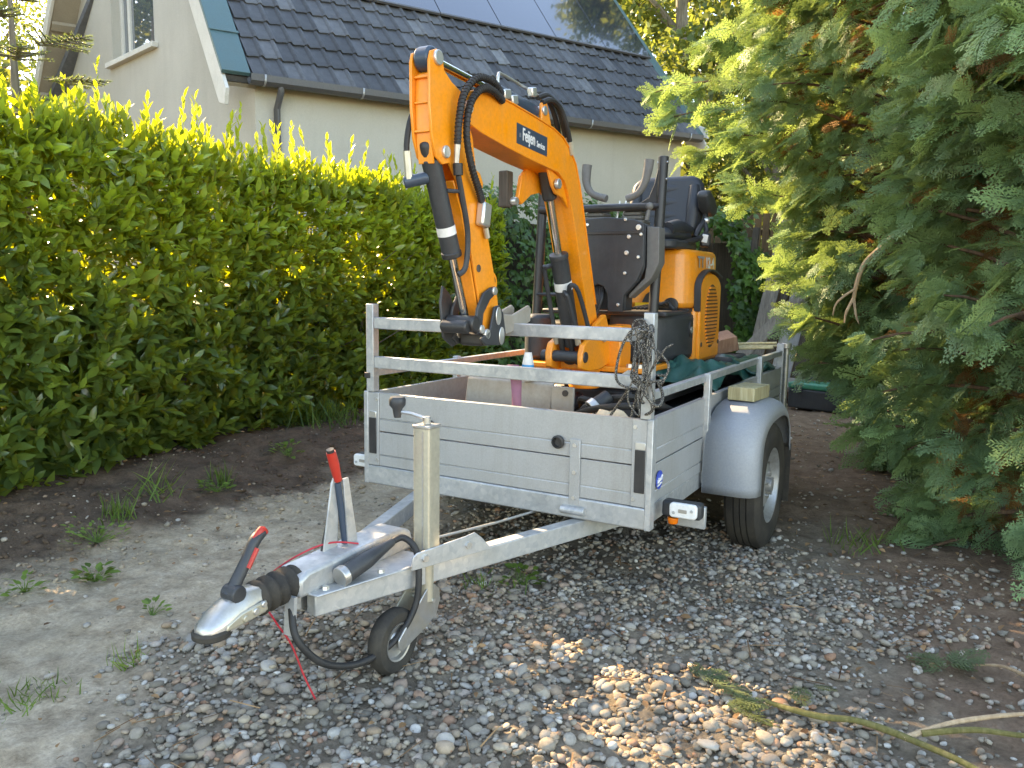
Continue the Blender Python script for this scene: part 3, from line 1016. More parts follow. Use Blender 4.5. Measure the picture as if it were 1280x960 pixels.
# fenders and wheels
def fender(s):
    x0, x1 = s*.672, s*.905
    cy, cz = 1.05, .29
    outer = []
    for (yy, zz) in ((.665, .315), (.663, .43), (.675, .53), (.71, .60), (.78, .655), (.88, .685), (1.05, .695), (1.2, .688), (1.31, .655), (1.38, .60), (1.425, .52), (1.44, .42)):
        outer.append((yy, zz))
    pts = []
    for i in range(len(outer)-1):
        for k in range(3):
            t = k/3
            pts.append((outer[i][0]*(1-t)+outer[i+1][0]*t, outer[i][1]*(1-t)+outer[i+1][1]*t))
    pts.append(outer[-1])
    # smooth the outline
    for _ in range(3):
        pts = [pts[0]] + [((pts[i-1][0]+2*pts[i][0]+pts[i+1][0])/4, (pts[i-1][1]+2*pts[i][1]+pts[i+1][1])/4) for i in range(1, len(pts)-1)] + [pts[-1]]
    prof = [(0, 0), (.70, 0), (.86, -.012), (.95, -.035), (1.0, -.075)]
    mb = MB()
    vs, fs = [], []
    for i, (yy, zz) in enumerate(pts):
        a, b = pts[max(i-1, 0)], pts[min(i+1, len(pts)-1)]
        d = Vector((b[0]-a[0], b[1]-a[1])).normalized()
        nn = Vector((-d.y, d.x))
        for (t, h) in prof:
            vs.append((x0 + (x1-x0)*t, yy + nn.x*h, zz + nn.y*h))
    m = len(prof)
    for i in range(len(pts)-1):
        for k in range(m-1):
            fs.append((i*m+k, i*m+k+1, (i+1)*m+k+1, (i+1)*m+k))
    mb.add(vs, fs)
    o = mb.build('fender', 'fender', tr, ang=50)
    sm = o.modifiers.new('solid', 'SOLIDIFY'); sm.thickness = .006; sm.offset = 0
    wb = MB(); wb.prism([(pts[i][0]-.0, pts[i][1]) for i in range(0, len(pts), 2)] , 'X', s*.668, s*.676)
    wb.build('inner_wing', 'fender', o)
    MB().box(min(s*.70, s*.90), max(s*.70, s*.90), 1.425, 1.435, .13, .43).build('mud_flap', 'rubber', o)
    lp = MB(); lp.tube([(s*.905, .70, .33), (s*.908, .70, .50)], .004, 6)
    return o
def wheel(s):
    c = Vector((s*.815, 1.05, .295))
    wh = bpy.data.objects.new('wheel', None)
    wh.empty_display_size = .1
    col.objects.link(wh); wh.parent = tr; wh.location = c - ORI[tr.name]; ORI[wh.name] = c
    d = (s, 0, 0)
    ty = MB()
    ty.lathe([(.168, -.066), (.20, -.080), (.245, -.083), (.275, -.076), (.291, -.062), (.297, -.035), (.2975, -.031), (.289, -.0295), (.289, -.0255), (.298, -.024), (.299, -.003), (.289, -.002), (.289, .002), (.299, .003), (.298, .024), (.289, .0255), (.289, .0295), (.2975, .031), (.297, .035), (.291, .062), (.275, .076), (.262, .081), (.258, .0795), (.245, .083), (.205, .082), (.180, .076), (.168, .066)], c, d, 48)
    ty.build('tyre', 'rubber', wh, ang=25)
    rm = MB()
    rm.lathe([(.178, .066), (.176, .074), (.168, .072), (.163, .055), (.152, .040), (.147, .030), (.12, .036), (.09, .052), (.066, .058), (.05, .052), (.033, .050), (.033, .058), (.030, .078), (.0, .082)], c, d, 40)
    rim = rm.build('rim', 'rim', wh, ang=30)
    for k in range(5):
        a = 2*math.pi*k/5 + .3
        p = c + Vector((0, math.cos(a), math.sin(a)))*.056
        MB().tube([p + Vector((s*.05, 0, 0)), p + Vector((s*.070, 0, 0))], .009, 6).build('wheel_bolt', 'zinc', rim)
    vent = MB()
    for k in range(10):
        a = 2*math.pi*k/10
        p = c + Vector((0, math.cos(a), math.sin(a)))*.128
        q = p + Vector((s*.036, 0, 0))
        vent.ball(q, .016, 8, 4, (.12, 1, 1))
    vent.build('rim_vents', 'black', rim)
for s in (1, -1):
    fender(s); wheel(s)
# rear light board
mb = MB(); mb.prism([(TLEN-.02, .315), (TLEN-.02, .475), (TLEN+.16, .475), (TLEN+.16, .42), (TLEN+.09, .315)], 'X', .60, .67)
mb.build('rear_light_board', 'cream', tr, .006)
MB().tube([(.66, TLEN+.06, .315), (.665, TLEN+.09, .27), (.67, TLEN+.12, .265), (.67, TLEN+.13, .30)], .010, 8, smooth=4).build('rear_shackle', 'zinc', tr)

# drawbar: two beams meeting at the overrun coupling
for s in (-1, 1):
    a, b = Vector((s*.035, -1.075, .284)), Vector((s*.475, .30, .2795))
    MB().beam(a, b, .05, .068).build('drawbar_beam', 'galv', tr, .004)
MB().tube([(.10, -.55, .345), (.16, -.25, .33), (.2, .2, .30)], .005, 6).build('brake_rod', 'zinc', tr)
ob = MB()
ob.prism([(-1.135, .3205), (-1.135, .375), (-1.10, .392), (-.80, .402), (-.66, .402), (-.62, .385), (-.60, .3205)], 'X', -.055, .055)
hsg = ob.build('overrun_housing', 'galv', tr, .012, 3)
fl = MB()
fl.add([(-.085, -1.10, .3195), (.085, -1.10, .3195), (.20, -.66, .3195), (-.20, -.66, .3195), (-.085, -1.10, .3265), (.085, -1.10, .3265), (.20, -.66, .3265), (-.20, -.66, .3265)], [(0, 3, 2, 1), (4, 5, 6, 7), (0, 1, 5, 4), (1, 2, 6, 5), (2, 3, 7, 6), (3, 0, 4, 7)])
fl.build('mounting_flange', 'galv', hsg, .003)
for x, y in ((.07, -1.05), (-.07, -1.05), (.12, -.86), (.15, -.72), (-.12, -.86)):
    MB().lathe([(0, .010), (.010, .010), (.012, .0), ], (x, y, .3265), (0, 0, 1), 6).build('bolt', 'bolt', hsg)
MB().prism([(-1.05, .244), (-.90, .236), (-.86, .250), (-1.0, .252)], 'X', -.03, .03).build('brake_yoke', 'galv', hsg)
# bellows
prof = [(.030, 0)]
for k in range(4):
    h = .016 + k*.036
    prof += [(.036, h-.010), (.050, h), (.050, h+.010), (.036, h+.020)]
prof += [(.046, .158), (.0, .158)]
MB().lathe(prof, (0, -1.262, .350), (0, 1, .05), 24).build('rubber_bellows', 'rubber', hsg, ang=60)
# coupling head: a tapering pressed shell with a hollow nose
cp = MB()
secs = [(-1.232, .038, .324, .388, .028), (-1.262, .038, .322, .392, .028), (-1.295, .040, .320, .394, .025), (-1.33, .043, .318, .391, .025), (-1.36, .045, .316, .381, .028), (-1.395, .043, .316, .362, .028), (-1.42, .034, .317, .344, .020), (-1.432, .017, .318, .330, .010)]
vs, fs = [], []
for (yy, hw, zb, zt, tw) in secs:
    h = zt-zb
    q = [(-hw, zb), (-hw, zb+h*.38), (-hw*.94, zb+h*.55), (-tw*1.02, zb+h*.90), (-tw*.70, zt), (tw*.70, zt), (tw*1.02, zb+h*.90), (hw*.94, zb+h*.55), (hw, zb+h*.38), (hw, zb)]
    vs += [(x, yy, z) for x, z in q]
n = 10
for i in range(len(secs)-1):
    for k in range(n):
        fs.append((i*n+k, i*n+(k+1) % n, (i+1)*n+(k+1) % n, (i+1)*n+k))
fs += [tuple(range(n)), tuple((len(secs)-1)*n+k for k in range(n))]
cp.add(vs, fs)
coup = bpy.data.objects.new('coupling', None); col.objects.link(coup); coup.parent = tr
coup.location = Vector((0, -1.34, .35)) - ORI[tr.name]; ORI[coup.name] = Vector((0, -1.34, .35))
cp.build('coupling_shell', 'zinc', coup, ang=55)
for s in (-1, 1):
    mb = MB(); mb.prism([(-1.385, .320), (-1.38, .336), (-1.335, .352), (-1.25, .360), (-1.245, .330), (-1.30, .322)], 'X', s*.0385, s*.0475); mb.build('coupling_side', 'gold_zinc', coup, .004)
lip = MB(); lip.lathe([(.044, .0), (.050, .005), (.050, .017), (.043, .023), (.038, .010)], (0, -1.392, .302), (0, -.06, 1), 24, True); lip.build('rubber_nose', 'rubber', coup)
for (y, z) in ((-1.262, .352), (-1.325, .335), (-1.29, .342)):
    MB().cyl((.042, y, z), (.053, y, z), .009, n=12).build('coupling_bolt', 'gold_zinc' if y < -1.3 else 'bolt', coup, .002)
ch = MB(); ch.tube([(0, -1.335, .388), (0, -1.318, .41), (.0, -1.27, .475), (0, -1.243, .515), (0, -1.215, .530)], [.022, .018, .016, .017, .013], 12, smooth=4)
hdl = ch.build('coupling_handle', 'charcoal', coup)
MB().tube([(-.02, -1.325, .395), (.03, -1.325, .395)], .024, 14).build('handle_pivot', 'charcoal', hdl, .004)
MB().tube([(.0155, -1.283, .452), (.0165, -1.252, .498)], [.007, .007], 8).build('grip_print', 'red', hdl)
MB().tube([(.004, -1.252, .521), (.002, -1.222, .538), (.0, -1.205, .526)], [.006, .011, .008], 8, smooth=3).build('grip_tip', 'red', hdl)
# handbrake lever
hb = bpy.data.objects.new('handbrake', None); col.objects.link(hb); hb.parent = tr
hb.location = Vector((-.02, -.90, .39)) - ORI[tr.name]; ORI[hb.name] = Vector((-.02, -.90, .39))
lv = MB(); lv.prism([(-.965, .39), (-.905, .39), (-.892, .60), (-.91, .625), (-.925, .60)], 'X', -.022, -.016); lv.build('lever_plate', 'galv', hb, .001)
lv = MB(); lv.prism([(-.875, .385), (-.83, .385), (-.872, .612), (-.895, .612)], 'X', -.002, .004); lv.build('lever_plate', 'galv', hb, .001)
MB().tube([(-.012, -.868, .365), (-.012, -.888, .50), (-.012, -.905, .60)], .011, 10).build('lever_strut', 'label_dark', hb)
MB().tube([(-.012, -.902, .605), (-.012, -.918, .66), (-.012, -.932, .700)], [.012, .016, .015], 12, smooth=3).build('red_grip', 'red', hb)
MB().cyl((-.012, -.933, .700), (-.012, -.936, .709), .012, n=12).build('release_button', 'black', hb)
MB().tube([(-.03, -.965, .36), (-.028, -.955, .42), (-.02, -.93, .52)], .004, 6, smooth=3).build('brake_cable', 'black', hb)
rc = MB(); rc.tube([(.03, -.86, .402), (-.01, -.93, .418), (-.05, -1.0, .405), (-.10, -1.08, .36), (-.12, -1.13, .31), (-.02, -1.16, .25), (.03, -1.15, .19), (.06, -1.13, .09), (.08, -1.11, .02)], .0028, 6, smooth=6); rc.build('breakaway_cable', 'redwire', tr)
# jockey wheel
jw = bpy.data.objects.new('jockey_wheel', None); col.objects.link(jw); jw.parent = tr
jw.location = Vector((.15, -.70, 0)) - ORI[tr.name]; ORI[jw.name] = Vector((.15, -.70, 0))
JX, JY = .168, -.69
mb = MB(); mb.prism(rrect(.031, .031, .006, 3, JX, JY), 'Z', .318, .757)
po = mb.build('jockey_post', 'gold_zinc', jw)
MB().prism([(JX+.004, JY-.0325), (JX+.010, JY-.0325), (JX+.010, JY-.0305), (JX+.004, JY-.0305)], 'Z', .33, .75).build('post_seam', 'zinc', po)
mb = MB(); mb.prism(rrect(.034, .034, .008, 3, JX, JY), 'Z', .757, .768); mb.build('post_cap', 'zinc', po, .003)
MB().cyl((JX, JY, .768), (JX, JY, .793), .013, n=12).build('spindle', 'zinc', po, .002)
MB().tube([(JX, JY, .786), (JX-.045, JY-.02, .800), (JX-.085, JY-.035, .806)], .006, 8).build('crank_arm', 'zinc', jw)
MB().lathe([(.011, -.014), (.014, .0), (.016, .014), (.026, .026), (.027, .044), (.022, .052), (0, .054)], (JX-.088, JY-.036, .80), (0, 0, 1), 16).build('crank_knob', 'charcoal', jw, ang=50)
MB().cyl((JX, JY, .32), (JX, JY, .19), .023, n=16).build('inner_tube', 'gold_zinc', jw)
W0 = Vector((.145, -.835, .103))
for s in (-1, 1):
    fk = MB()
    x = W0.x + s*.036
    fk.prism([(W0.y-.020, W0.z-.012), (W0.y-.004, W0.z-.026), (-.705, .110), (-.655, .135), (-.636, .175), (-.640, .215), (-.665, .238), (-.705, .238), (-.735, .215), (W0.y-.02, W0.z+.015)], 'X', x-.003, x+.003)
    fk.build('fork_plate', 'gold_zinc' if s < 0 else 'zinc', jw, .002)
MB().box(W0.x-.033, W0.x+.033, -.70, -.66, .205, .212).build('fork_bridge', 'zinc', jw)
MB().cyl((W0.x-.05, -.685, .19), (W0.x+.05, -.685, .19), .007, n=10).build('fork_pin', 'bolt', jw)
jt = MB(); jt.lathe([(.058, -.022), (.075, -.029), (.092, -.026), (.101, -.014), (.103, 0), (.101, .014), (.092, .026), (.075, .029), (.058, .022)], W0, (1, 0, 0), 36); jt.build('jockey_tyre', 'rubber', jw, ang=40)
jr = MB(); jr.lathe([(.060, .021), (.060, .026), (.054, .024), (.050, .012), (.030, .010), (.016, .024), (.0, .024), ], W0, (1, 0, 0), 28); jr.lathe([(.060, -.021), (.054, -.024), (.05, -.012), (.0, -.012)], W0, (1, 0, 0), 28); jr.build('jockey_rim', 'zinc', jw, ang=35)
# clamp bracket on the drawbar beam
bd = Vector((.32, 1.0, 0)).normalized()
bo = Vector((.158, -.78, 0)) + Vector((bd.y, -bd.x, 0))*.02
def bpnt(t, z, o=0.0):
    q = bo + bd*t + Vector((bd.y, -bd.x, 0))*o
    return (q.x, q.y, z)
mb = MB()
pl = [(.0, .319), (.33, .319), (.285, .368), (.255, .392), (.215, .386), (.02, .372), (.005, .362)]
nn = len(pl)
mb.add([bpnt(t, z) for t, z in pl] + [bpnt(t, z, .006) for t, z in pl], [tuple(range(nn))[::-1], tuple(range(nn, 2*nn))] + [(i, (i+1) % nn, nn+(i+1) % nn, nn+i) for i in range(nn)])
cbk = mb.build('clamp_bracket', 'galv', tr, .002)
for t, z in ((.05, .350), (.225, .355)):
    MB().cyl(bpnt(t, z, .004), bpnt(t, z, .014), .012, n=6).build('bolt', 'bolt', cbk)
# plug in its holder and the looped cable
pg = MB(); pg.tube([(.085, -1.00, .352), (.088, -.985, .355), (.098, -.90, .375), (.105, -.835, .392), (.108, -.79, .402)], [.026, .029, .027, .018, .013], 16)
plug = pg.build('cable_plug', 'charcoal', tr, .002)
MB().cyl((.084, -1.008, .350), (.087, -.985, .3545), .031, n=18).build('plug_collar', 'zinc', plug, .003)
cb = MB(); cb.tube([(.108, -.79, .402), (.125, -.755, .408), (.165, -.745, .375), (.185, -.755, .30), (.185, -.775, .20), (.165, -.85, .115), (.14, -.98, .090), (.11, -1.10, .13), (.075, -1.17, .22), (.04, -1.155, .30)], .0105, 10, smooth=8); cb.build('light_cable', 'hose', tr)
MB().beam((.04, -1.155, .335), (.04, -1.165, .225), .012, .035, (1, 0, 0)).build('cable_holder', 'galv', tr)

# ------------------------------------------------------------------ mini excavator
ex = thing('mini_excavator', (0, 1.2, .402), 'orange and black micro excavator standing on the trailer with its arm folded to the front', 'excavator')
def node(name, loc, parent):
    o = bpy.data.objects.new(name, None)
    o.empty_display_size = .1
    col.objects.link(o)
    o.parent = parent
    o.location = Vector(loc) - ORI[parent.name]
    ORI[o.name] = Vector(loc)
    return o
# tracks
for s in (-1, 1):
    x0, x1 = s*.20, s*.385
    y0, y1, zc, rr_ = .66, 2.02, .545, .135
    loop = []
    n = 14
    for k in range(n+1):
        a = math.pi/2 + math.pi*k/n
        loop.append((y0 + rr_*math.cos(a), zc + rr_*math.sin(a)))
    for k in range(n+1):
        a = -math.pi/2 + math.pi*k/n
        loop.append((y1 + rr_*math.cos(a), zc + rr_*math.sin(a)))
    tk = MB()
    m = len(loop)
    inner = [((y-(y0+y1)/2)*.965+(y0+y1)/2, (z-zc)*.80+zc) for y, z in loop]
    vs = [(x0, y, z) for y, z in loop] + [(x1, y, z) for y, z in loop] + [(x1, y, z) for y, z in inner] + [(x0, y, z) for y, z in inner]
    fs = []
    for i in range(m):
        j = (i+1) % m
        for r in range(4):
            q = (r+1) % 4
            fs.append((r*m+i, r*m+j, q*m+j, q*m+i))
    tk.add(vs, fs)
    trk = tk.build('rubber_track', 'rubber', ex, .004, 1)
    lug = MB()
    per = []
    L = 0
    seg = []
    for i in range(m):
        a, b = loop[i], loop[(i+1) % m]
        d = math.hypot(b[0]-a[0], b[1]-a[1]); seg.append((L, d, a, b)); L += d
    cnt = int(L/.052)
    for k in range(cnt):
        t = k*L/cnt
        for (l0, d, a, b) in seg:
            if l0 <= t < l0+d:
                f = (t-l0)/d
                y, z = a[0]+(b[0]-a[0])*f, a[1]+(b[1]-a[1])*f
                dy, dz = (b[0]-a[0])/d, (b[1]-a[1])/d
                lug.obox(((x0+x1)/2 + (.035 if k % 2 else -.035), y - dz*.004*-1, z), (.10, .024, .022), (math.atan2(dz, dy), 0, 0))
                break
    lug.build('track_lugs', 'rubber', trk, kind='stuff')
    MB().box(min(x0*1.12, x1*.94), max(x0*1.12, x1*.94), y0-.02, y1+.02, zc-.06, zc+.06).build('track_frame', 'charcoal', ex, .015)
    for yy in (y0, y1):
        MB().cyl((x0*1.05, yy, zc), (x1*.985, yy, zc), .105, n=24).build('track_wheel', 'charcoal', ex, .008)
MB().box(-.22, .22, .95, 1.7, .52, .70).build('undercarriage', 'black', ex, .02)
MB().cyl((0, 1.32, .70), (0, 1.32, .80), .22, n=32).build('slew_ring', 'black', ex, .008)
# dozer blade in front, its extension plate and arms
mb = MB(); mb.prism([(.40, .50), (.36, .56), (.352, .66), (.375, .775), (.39, .785), (.375, .66), (.385, .56), (.425, .50)], 'X', -.37, .075)
bl = mb.build('dozer_blade', 'blade', ex, .004)
mb = MB(); mb.prism([(.375, .53), (.375, .77), (.388, .77), (.388, .53)], 'X', -.045, -.035); mb.build('blade_rib', 'blade', bl)
mb = MB(); mb.box(.082, .190, .345, .357, .625, .775); ep = mb.build('blade_extension', 'blade', bl, .003)
MB().cyl((.150, .340, .748), (.150, .347, .748), .014, n=12).build('pin_hole', 'black', ep)
for x in (-.12, .12):
    MB().beam((x, .40, .58), (x, .98, .58), .05, .07).build('blade_arm', 'orange', ex, .006)
MB().cyl((0, .45, .60), (0, .80, .66), .035, n=14).build('blade_cylinder', 'black', ex, .004)
# low hoses and hydraulic motor between the tracks
for i, pts in enumerate(([(.20, .36, .60), (.26, .30, .70), (.36, .34, .74), (.42, .5, .68)], [(.26, .5, .62), (.30, .38, .72), (.44, .36, .755), (.50, .6, .70)], [(.16, .5, .66), (.22, .36, .73), (.30, .40, .70)])):
    MB().tube(pts, .013, 8, smooth=6).build('low_hose', 'hose', ex)
hm = MB().tube([(.30, .28, .70), (.355, .34, .755)], [.036, .030], 16).build('drive_hose_end', 'charcoal', ex, .004)
MB().tube([(.300, .28, .70), (.318, .30, .718)], .039, 16).build('hose_clamp', 'bolt', hm, .003)
# turntable plates
mb = MB(); mb.prism([(-.30, .80), (.33, .80), (.345, 1.6), (-.345, 1.6)], 'Z', .800, .826)
mb.build('turntable_plate', 'orange', ex, .006)
for x in (-.16, .25, .30):
    MB().cyl((x, .83, .826), (x, .83, .842), .016, n=6).build('bolt', 'bolt', ex)
# swing bracket
XC = .04
mb = MB(); mb.prism([(.545, .835), (.54, .90), (.565, .945), (.62, .965), (.70, 1.035), (.80, 1.045), (.85, 1.0), (.87, .88), (.86, .835), (.74, .815), (.62, .815)], 'X', XC-.095, XC-.062)
sw = mb.build('swing_bracket', 'orange', ex, .006)
mb = MB(); mb.prism([(.545, .835), (.54, .90), (.565, .945), (.62, .965), (.70, 1.035), (.80, 1.075), (.85, 1.0), (.87, .88), (.86, .835), (.74, .815), (.62, .815)], 'X', XC+.068, XC+.095); mb.build('bracket_cheek', 'orange', sw, .006)
MB().box(XC-.062, XC+.068, .63, .85, .82, .875).build('bracket_web', 'orange', sw, .01)
MB().cyl((XC, .78, .72), (XC, .78, .90), .075, n=24).build('king_post', 'orange', ex, .006)
MB().cyl((XC-.125, .575, .885), (XC+.10, .575, .885), .026, n=16).build('bracket_pin', 'charcoal', sw, .005)
MB().box(.10, .19, .86, 1.0, .80, 1.02).build('orange_column', 'orange', ex, .008)
# boom: two side plates, a top and a bottom skin
boom_out = [(-.345, 1.862), (-.30, 1.876), (-.224, 1.882), (-.05, 1.874), (.14, 1.858), (.285, 1.842), (.37, 1.822), (.44, 1.785), (.50, 1.730), (.545, 1.65), (.605, 1.50), (.675, 1.32), (.755, 1.12), (.815, .97), (.845, .91)]
boom_in = [(.775, .885), (.735, .93), (.68, 1.05), (.60, 1.24), (.535, 1.40), (.485, 1.52), (.44, 1.60), (.395, 1.655), (.33, 1.685), (.24, 1.692), (.10, 1.702), (-.10, 1.722), (-.28, 1.745), (-.365, 1.765), (-.395, 1.80), (-.385, 1.84)]
HB = .052
boom = node('boom', (XC, .3, 1.7), ex)
for s in (-1, 1):
    mb = MB(); mb.prism(boom_out+boom_in, 'X', XC+s*HB-.005, XC+s*HB+.005)
    mb.build('boom_plate', 'orange', boom, .002)
def skin(path, name, x0, x1, t=.008, off=0.0, parent=None, mat='orange'):
    mb = MB()
    vs, fs = [], []
    for i, (y, z) in enumerate(path):
        a, b = path[max(i-1, 0)], path[min(i+1, len(path)-1)]
        d = Vector((b[0]-a[0], b[1]-a[1])).normalized()
        nn = Vector((-d.y, d.x))
        for x, h in ((x0, off), (x1, off), (x1, off+t), (x0, off+t)):
            vs.append((x, y+nn.x*h, z+nn.y*h))
    for i in range(len(path)-1):
        for k in range(4):
            q = (k+1) % 4
            fs.append((i*4+k, i*4+q, (i+1)*4+q, (i+1)*4+k))
    m = len(path)-1
    fs += [(0, 1, 2, 3), (m*4+3, m*4+2, m*4+1, m*4)]
    mb.add(vs, fs)
    return mb.build(name, mat, parent, .002, 1, ang=45)
skin(boom_out[3:], 'boom_top', XC-HB+.0055, XC+HB-.0055, .008, -.010, boom)
skin(boom_in[1:-2], 'boom_underside', XC-HB-.012, XC+HB+.012, .010, .001, boom)
skin(boom_out[2:-2], 'boom_rim', XC+HB-.012, XC+HB+.010, .006, .0, boom)
skin(boom_out[2:-2], 'boom_rim', XC-HB-.010, XC-HB+.012, .006, .0, boom)
MB().prism([(.245, 1.69), (.19, 1.65), (.165, 1.56), (.195, 1.535), (.27, 1.58), (.36, 1.60), (.43, 1.585), (.47, 1.53), (.40, 1.65)], 'X', XC-.052, XC-.034).build('cylinder_lug', 'orange', boom, .004)
MB().prism([(.255, 1.69), (.30, 1.62), (.335, 1.59), (.40, 1.58), (.46, 1.54), (.40, 1.65)], 'X', XC+.036, XC+.050).build('cylinder_lug', 'orange', boom, .004)
MB().cyl((XC+.055, .325, 1.628), (XC+.072, .325, 1.628), .021, n=16).build('pin_head', 'bolt', boom, .003)
MB().cyl((XC+.055, -.36, 1.805), (XC+.070, -.36, 1.805), .022, n=16).build('pin_head', 'bolt', boom, .003)
MB().cyl((XC+.094, .775, .965), (XC+.106, .775, .965), .022, n=16).build('pin_head', 'bolt', boom, .003)
# work lamp holder under the boom, left side
MB().box(XC-.105, XC-.062, .12, .17, 1.52, 1.665).build('lamp_bracket', 'darkwood', boom, .006)
MB().cyl((XC-.06, .155, 1.545), (XC-.035, .155, 1.545), .016, n=10).build('bracket_bolt', 'bolt', boom)
# arm cylinder lying on top of the boom
ac = node('arm_cylinder', (XC, 0, 1.9), ex)
MB().cyl((XC, -.475, 1.934), (XC, -.10, 1.915), .0155, n=16).build('cylinder_rod', 'chrome', ac)
MB().cyl((XC, -.13, 1.9165), (XC, .205, 1.8985), .034, n=24).build('cylinder_barrel', 'label_dark', ac, .005)
MB().cyl((XC, -.145, 1.9175), (XC, -.10, 1.915), .037, n=24).build('gland', 'black', ac, .004)
MB().prism([(.205, 1.85), (.205, 1.93), (.225, 1.945), (.25, 1.94), (.30, 1.845)], 'X', XC+.030, XC+.045).build('cylinder_ear', 'orange', boom, .005)
MB().prism([(.205, 1.85), (.205, 1.93), (.225, 1.945), (.25, 1.94), (.30, 1.845)], 'X', XC-.045, XC-.030).build('cylinder_ear', 'orange', boom, .005)
MB().cyl((XC-.05, .225, 1.905), (XC+.052, .225, 1.905), .019, n=14).build('pin_head', 'bolt', boom, .003)
MB().tube([(XC+.02, -.10, 1.945), (XC+.02, -.095, 1.975), (XC+.02, -.07, 1.982), (XC+.02, .10, 1.972), (XC+.02, .21, 1.965), (XC+.02, .245, 1.955)], .006, 8, smooth=4).build('steel_pipe', 'zinc', ac)
for (y, z, sz) in ((-.085, 1.905, .05), (-.03, 1.895, .045), (.12, 1.955, .04)):
    MB().obox((XC+.045, y, z), (.025, sz, .035), (.2, 0, 0)).build('pipe_block', 'bolt', ac, .005)
# hoses over the elbow
for k, (dx, dz) in enumerate(((.0, 0), (.022, -.02), (-.03, .01))):
    h = MB().tube([(XC+.02+dx, .21, 1.955+dz), (XC+.03+dx, .27, 1.975+dz), (XC+.035+dx, .345, 1.955+dz), (XC+.04+dx, .40, 1.89+dz), (XC+.04+dx, .445, 1.81+dz)], .011, 8, smooth=5).build('elbow_hose', 'hose', boom)
    MB().tube([(XC+.04+dx, .432, 1.835+dz), (XC+.04+dx, .455, 1.785+dz)], .013, 8).build('hose_fitting', 'gold_zinc', h)
# sticker
sty = [(-.015, 1.815), (.235, 1.800), (.235, 1.725), (-.015, 1.74)]
mb = MB(); mb.prism([(y-.005, z) for y, z in sty], 'X', XC+HB+.0052, XC+HB+.0062)
stick = mb.build('boom_sticker', 'label_dark', boom)
def text_mesh(name, body, size, mat, parent, origin, xdir, ydir, sx=1.0, bold=.0):
    cu = bpy.data.curves.new(name, 'FONT')
    cu.body = body
    cu.size = size
    cu.extrude = .0006
    cu.offset = bold
    cu.resolution_u = 3
    tmp = bpy.data.objects.new(name+'_tmp', cu)
    col.objects.link(tmp)
    bpy.context.view_layer.update()
    me = bpy.data.meshes.new_from_object(tmp.evaluated_get(bpy.context.evaluated_depsgraph_get()))
    bpy.data.objects.remove(tmp); bpy.data.curves.remove(cu)
    xd, yd = Vector(xdir).normalized(), Vector(ydir).normalized()
    zd = xd.cross(yd).normalized()
    m = Matrix((xd*sx, yd, zd)).transposed().to_4x4()
    me.transform(m)
    me.materials.clear()
    return link_obj(name, me, mat, parent, origin)
sd_ = Vector((0, 1, -.06))
xs = XC+HB+.0068
text_mesh('sticker_name', 'Feijen', .066, 'white', stick, (xs, .024, 1.758), sd_, (0, 0, 1), .66, .0012)
text_mesh('sticker_word', 'Services', .034, 'white', stick, (xs, .140, 1.7505), sd_, (0, 0, 1), .62, .0005)
text_mesh('sticker_side_line', 'IIIIII', .018, 'label_grey', stick, (xs, .012, 1.765), (0, 0, 1), (0, -1, 0), .6)
# arm (stick)
arm = node('arm', (XC, -.35, 1.5), ex)
AD = -.012
HA = .036
arm_out = [(y+AD, z) for y, z in ((-.545, 1.915), (-.535, 1.945), (-.505, 1.958), (-.475, 1.947), (-.462, 1.90), (-.42, 1.874), (-.365, 1.855), (-.325, 1.815), (-.315, 1.765), (-.288, 1.715), (-.262, 1.60), (-.225, 1.50), (-.175, 1.36), (-.14, 1.26), (-.108, 1.15), (-.10, 1.11), (-.118, 1.07))]
arm_in = [(y+AD, z) for y, z in ((-.185, 1.035), (-.205, 1.06), (-.245, 1.18), (-.29, 1.32), (-.335, 1.46), (-.385, 1.56), (-.43, 1.61), (-.47, 1.60), (-.505, 1.62), (-.53, 1.68), (-.543, 1.78))]
for s in (-1, 1):
    mb = MB(); mb.prism(arm_out+arm_in, 'X', XC+s*HA-.005, XC+s*HA+.005); mb.build('arm_plate', 'orange', arm, .002)
front = [(y+AD, z) for y, z in ((-.185, 1.035), (-.205, 1.06), (-.245, 1.18), (-.29, 1.32), (-.335, 1.46), (-.385, 1.56))]
skin(front, 'arm_front', XC-HA+.0055, XC+HA-.0055, .008, .0, arm)
skin(arm_out[10:16], 'arm_back', XC-HA-.004, XC+HA+.004, .008, -.003, arm)
f2 = [(y+AD, z) for y, z in ((-.50, 1.60), (-.512, 1.68), (-.518, 1.78), (-.512, 1.88), (-.49, 1.89))]
skin(f2, 'arm_web', XC-HA+.0055, XC+HA-.0055, .008, .0, arm)
for z in (1.70, 1.79, 1.87):
    MB().box(XC-HA+.006, XC+HA-.006, -.545, -.527, z-.004, z+.004).build('arm_rib', 'orange', arm, .002)
